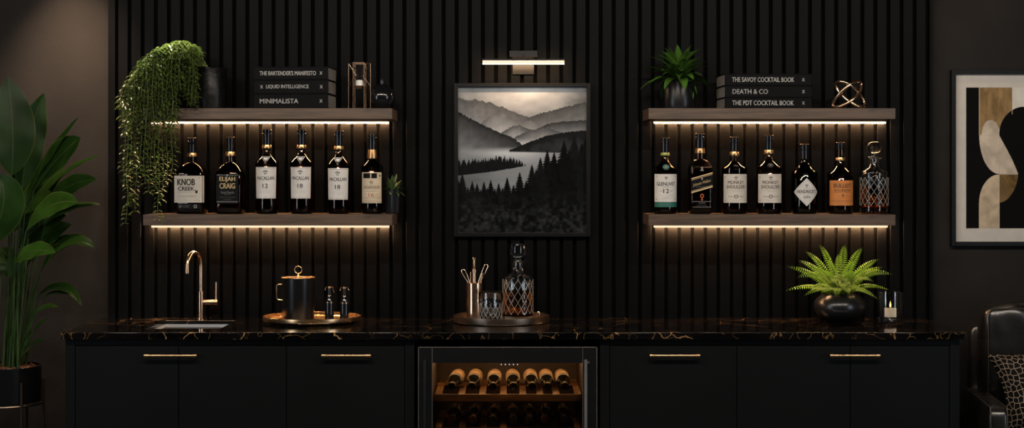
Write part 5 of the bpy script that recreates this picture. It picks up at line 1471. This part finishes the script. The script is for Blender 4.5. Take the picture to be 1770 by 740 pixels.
b.build('clay_pebbles', M['claypebble'], t)
lf = MB(); lf2 = MB(); sm_ = MB(); o3 = Vector((pc, YPl, zbp))
def bl(base, ctrl, tip, Wpx, y0, y1, nrm, mb=None, fold=.22, stem0=None, wave=.02, peak=.45):
    mb = mb if mb is not None else lf
    p0 = W3(base[0], base[1], y0) - o3; p1 = W3(ctrl[0], ctrl[1], (y0 + y1) / 2 - .01) - o3; p2 = W3(tip[0], tip[1], y1) - o3
    blade(mb, p0, p1, p2, Wpx / S(y0), nrm, fold, 18, peak, 8, 0, wave)
    bx = stem0 if stem0 is not None else 8 + (base[0] - 8) * .35
    b0 = W3(max(-30, min(52, bx)), 632, YPl + rq.uniform(-.05, .05)) - o3; b0.z = hp - .012
    m1 = Vector((b0.x * .6 + p0.x * .4, (b0.y + p0.y) / 2, b0.z * .45 + p0.z * .55))
    tube(sm_, bez(b0, m1, p0, 10), [.0052 - .003 * i / 10 for i in range(11)], 8)
    tube(sm_, [q + Vector((0, .0006, 0)) for q in bez(p0, p1, p2, 12)][:11], [.0022 - .0018 * i / 10 for i in range(11)], 6)
bl((20, 304), (27, 215), (13, 132), 38, -.45, -.42, (.35, -1, -.3), None, .16, wave=.03)
bl((38, 330), (46, 232), (76, 161), 27, -.34, -.30, (.6, -1, -.25), None, .2, wave=.05)
bl((46, 338), (85, 270), (136, 202), 15, -.36, -.42, (-.3, -.6, .8), None, .3, wave=.06)
bl((58, 330), (98, 268), (139, 238), 29, -.40, -.44, (-.45, -1, .55), None, .16, wave=.05, peak=.6)
bl((78, 335), (118, 288), (173, 269), 13, -.30, -.36, (-.2, -.5, 1), None, .3, wave=.08)
bl((88, 345), (122, 312), (167, 310), 19, -.38, -.46, (-.3, -1, .5), None, .12, wave=.07)
bl((44, 402), (82, 338), (135, 350), 22, -.46, -.52, (-.1, -.9, .6), lf2, .12, wave=.06, peak=.6)
bl((-18, 425), (24, 330), (-4, 303), 36, -.52, -.50, (.3, -1, -.35), None, .14, wave=.03)
bl((60, 400), (120, 352), (174, 354), 15, -.30, -.34, (-.1, -.5, 1), None, .3, wave=.07)
bl((70, 470), (118, 398), (163, 428), 21, -.34, -.42, (-.1, -.6, 1), None, .3, wave=.06)
bl((50, 445), (112, 402), (158, 424), 15, -.30, -.33, (-.1, -.6, 1), None, .3, wave=.06)
bl((27, 452), (58, 424), (96, 437), 20, -.50, -.58, (.1, -1, .9), lf2, .15, wave=.06)
bl((64, 514), (112, 474), (141, 529), 13, -.34, -.40, (.3, -.6, 1), None, .3, wave=.06)
bl((72, 520), (92, 498), (121, 510), 6, -.36, -.38, (.1, -.6, 1))
bl((58, 545), (78, 525), (101, 531), 8, -.40, -.44, (.1, -.7, 1), lf2)
bl((36, 372), (72, 320), (112, 288), 25, -.33, -.28, (-.4, -1, .2), None, .15, wave=.05)
bl((30, 430), (76, 372), (122, 362), 24, -.32, -.28, (-.2, -1, .3), None, .15, wave=.05)
bl((46, 455), (80, 395), (124, 388), 20, -.33, -.30, (-.2, -1, .4), None, .2, wave=.05)
bl((20, 400), (52, 340), (86, 330), 26, -.31, -.27, (-.1, -1, .2), None, .15, wave=.05)
bl((58, 575), (66, 560), (84, 550), 5, -.38, -.40, (.1, -.8, 1)); bl((52, 600), (64, 588), (79, 586), 5, -.38, -.40, (.1, -.8, 1))
bl((30, 345), (50, 280), (56, 226), 25, -.30, -.28, (.5, -1, 0), None, .15, wave=.05)
bl((14, 480), (24, 450), (2, 428), 22, -.36, -.33, (.2, -1, .2), None, .15, wave=.05)
for k in range(16):
    bx = rq.uniform(-25, 48); tx = bx * 1.25 + rq.uniform(-12, 16); b0 = W3(bx, 632, YPl + rq.uniform(-.06, .06)) - o3; b0.z = hp - .012; p2 = W3(tx, rq.uniform(360, 470), YPl + rq.uniform(-.05, .05)) - o3
    tube(sm_, bez(b0, (b0 * .5 + p2 * .5) + Vector((-.004, 0, .02)), p2, 8), [.0058 - .0032 * i / 8 for i in range(9)], 8)
lf.build('foliage', M['bigleaf'], t); lf2.build('bright_foliage', M['bigleaf2'], t); sm_.build('stems', M['stem'], t)  # a few leaves in a brighter green than the rest

# ================================================================== armchair
t = thing('armchair', 'black leather armchair to the right of the bar', 'armchair', (2.1875, -.4546, 0), R(-6.4))
def puff(name, mm, parent, cx_, cy_, cz_, hx, hy, hz, rad, bulge, n=14, wr=0.0, uvax=None, seed=0, pinch=0.0):
    """A soft box: rounded edges, bulging faces."""
    V = {}; b = MB(); vs = []; fs = []; uv = []
    def pt(x, y, z):
        key = (round(x, 5), round(y, 5), round(z, 5))
        if key in V: return V[key]
        c = Vector((max(-hx + rad, min(hx - rad, x * hx)), max(-hy + rad, min(hy - rad, y * hy)), max(-hz + rad, min(hz - rad, z * hz))))
        q = Vector((x * hx, y * hy, z * hz)); d = q - c
        p = c + (d.normalized() * rad if d.length > 1e-9 else d)
        bx_ = (1 - y * y) * (1 - z * z); by_ = (1 - x * x) * (1 - z * z); bz_ = (1 - x * x) * (1 - y * y)
        p += Vector((0 if pinch else bulge * x * bx_, bulge * y * by_, 0 if pinch else bulge * z * bz_))
        if pinch: p.y *= 1 - .9 * max(abs(x), abs(z)) ** 5
        if pinch: p.x *= .93 + .07 * z
        if pinch: p.x *= 1 - pinch * (1 - z * z) * abs(x) ** 3 * .5; p.z *= 1 - pinch * (1 - x * x) * abs(z) ** 3 * .5
        if wr: p.y += wr * math.sin(x * 19 + 4 * z * z + seed) * max(0, abs(z) - .25) * (1 - abs(x) ** 4); p.z += wr * .6 * math.sin(x * 9 + seed)
        V[key] = len(vs); vs.append((p.x + cx_, p.y + cy_, p.z + cz_)); uv.append((x * .5 + .5 + .0001, z * .5 + .5)); return V[key]
    g = [-1 + 2 * i / n for i in range(n + 1)]
    for ax in range(3):
        for s in (-1, 1):
            for i in range(n):
                for j in range(n):
                    q = []
                    for (a, c) in ((g[i], g[j]), (g[i + 1], g[j]), (g[i + 1], g[j + 1]), (g[i], g[j + 1])):
                        q.append(pt(*{0: (s, a, c), 1: (a, s, c), 2: (a, c, s)}[ax]))
                    flip = (s < 0) != (ax == 1)
                    fs.append(tuple(reversed(q)) if flip else tuple(q))
    b.add(vs, fs, uv); return b.build(name, mm, parent, angle=70, subsurf=1)
puff('back_frame', M['leather'], t, 0, .33, .58, .37, .045, .325, .03, .004)
puff('back_cushion', M['leather'], t, 0, .195, .775, .337, .085, .215, .03, .020, 22, .009, seed=1)
puff('seat_cushion', M['leather'], t, 0, -.10, .463, .313, .215, .078, .035, .012, 14, .002)
puff('base', M['leather'], t, 0, .0, .29, .385, .29, .115, .02, 0)
for sx in (-1, 1):
    arm = puff('arm', M['leather'], t, sx * .36, -.005, .41, .042, .305, .24, .022, .004)
    b = MB()
    for xx in (-.030, .030): tube(b, [(sx * .36 + xx, -.312, .2), (sx * .36 + xx, -.312, .632), (sx * .36 + xx, -.300, .651), (sx * .36 + xx, .28, .651)], .0022, 6)
    b.build('piping', M['piping'], arm)
    for sy in (-1, 1):
        b = MB(); tube(b, [(sx * .33, sy * .25, .18), (sx * .34, sy * .26, 0)], [.022, .013], 14); b.build('leg', M['blackmetal'], t)
b = MB(); hx, hz = .322, .2
tube(b, [(-hx - .004, .113, .60), (-hx - .004, .111, .955), (-hx + .004, .111, .976), (-hx + .02, .111, .983), (hx - .02, .111, .983), (hx - .004, .111, .976), (hx + .004, .111, .955), (hx + .004, .113, .60)], .0024, 6); b.build('cushion_piping', M['piping'], t)
pl = thing('throw_pillow', 'black throw pillow with beige cell pattern on the leather armchair', 'pillow', (2.083, -.515, .70), R(-6))
pw = puff('cover', M['cells'], pl, 0, 0, 0, .250, .04, .150, .006, .045, 22, pinch=.26); pw.rotation_euler = (R(-14), R(-6), 0)

# ================================================================== lights
def area(name, loc, target, size, power, col, shape='DISK', spread=None):
    l = bpy.data.lights.new(name, 'AREA'); l.shape = shape; l.size = size; l.energy = power; l.color = col
    if spread: l.spread = spread
    o = bpy.data.objects.new(name, l); C.objects.link(o); o.location = loc
    o.rotation_euler = (Vector(target) - Vector(loc)).to_track_quat('-Z', 'Y').to_euler(); return o
def spot(name, loc, target, power, col, ang, blend=1.0, rad=.03):
    l = bpy.data.lights.new(name, 'SPOT'); l.energy = power; l.color = col; l.spot_size = R(ang); l.spot_blend = blend; l.shadow_soft_size = rad
    o = bpy.data.objects.new(name, l); C.objects.link(o); o.location = loc
    o.rotation_euler = (Vector(target) - Vector(loc)).to_track_quat('-Z', 'Y').to_euler(); return o
for k, x_ in enumerate((-2.1, -.7, .7, 2.1)):
    area('ceiling_downlight', (x_, -2.7, 2.72), (x_ * .95, 0, 1.15), .14, 11, (1.0, .88, .74))
l_ = area('ceiling_track_light', (0, -2.7, 2.73), (0, 0, 1.15), 4.4, 56, (1.0, .89, .76), 'RECTANGLE'); l_.data.size_y = .06
spot('wall_washer', (X(128, 0), -.34, 2.70), (X(128, 0), -.02, 1.7), 205, (1.0, .70, .47), 54, 1.0)
spot('wall_washer', (X(1668, 0), -.40, 2.72), (X(1690, 0), 0, 1.7), 6, (1.0, .75, .52), 70, 1.0)
spot('ceiling_downlight', (X(285, 0) + .12, -.55, 2.72), (X(285, -.2), -.2, 1.9), 260, (1.0, .90, .74), 24, 1.0)
spot('ceiling_downlight', (X(1173, 0), -.6, 2.72), (X(1173, -.2), -.2, 1.85), 6, (1.0, .88, .72), 26, 1.0)
pl_ = bpy.data.lights.new('candle_light', 'POINT'); pl_.energy = .45; pl_.color = (1.0, .60, .28); pl_.shadow_soft_size = 0.0
plo = bpy.data.objects.new('candle_light', pl_); C.objects.link(plo); plo.location = (X(1539, YN), YN - .002, CT + fl + hc + .029)
w = bpy.data.worlds.new('world'); sc.world = w; w.use_nodes = True
bg = w.node_tree.nodes['Background']; bg.inputs[0].default_value = (.5, .6, .8, 1); bg.inputs[1].default_value = .002
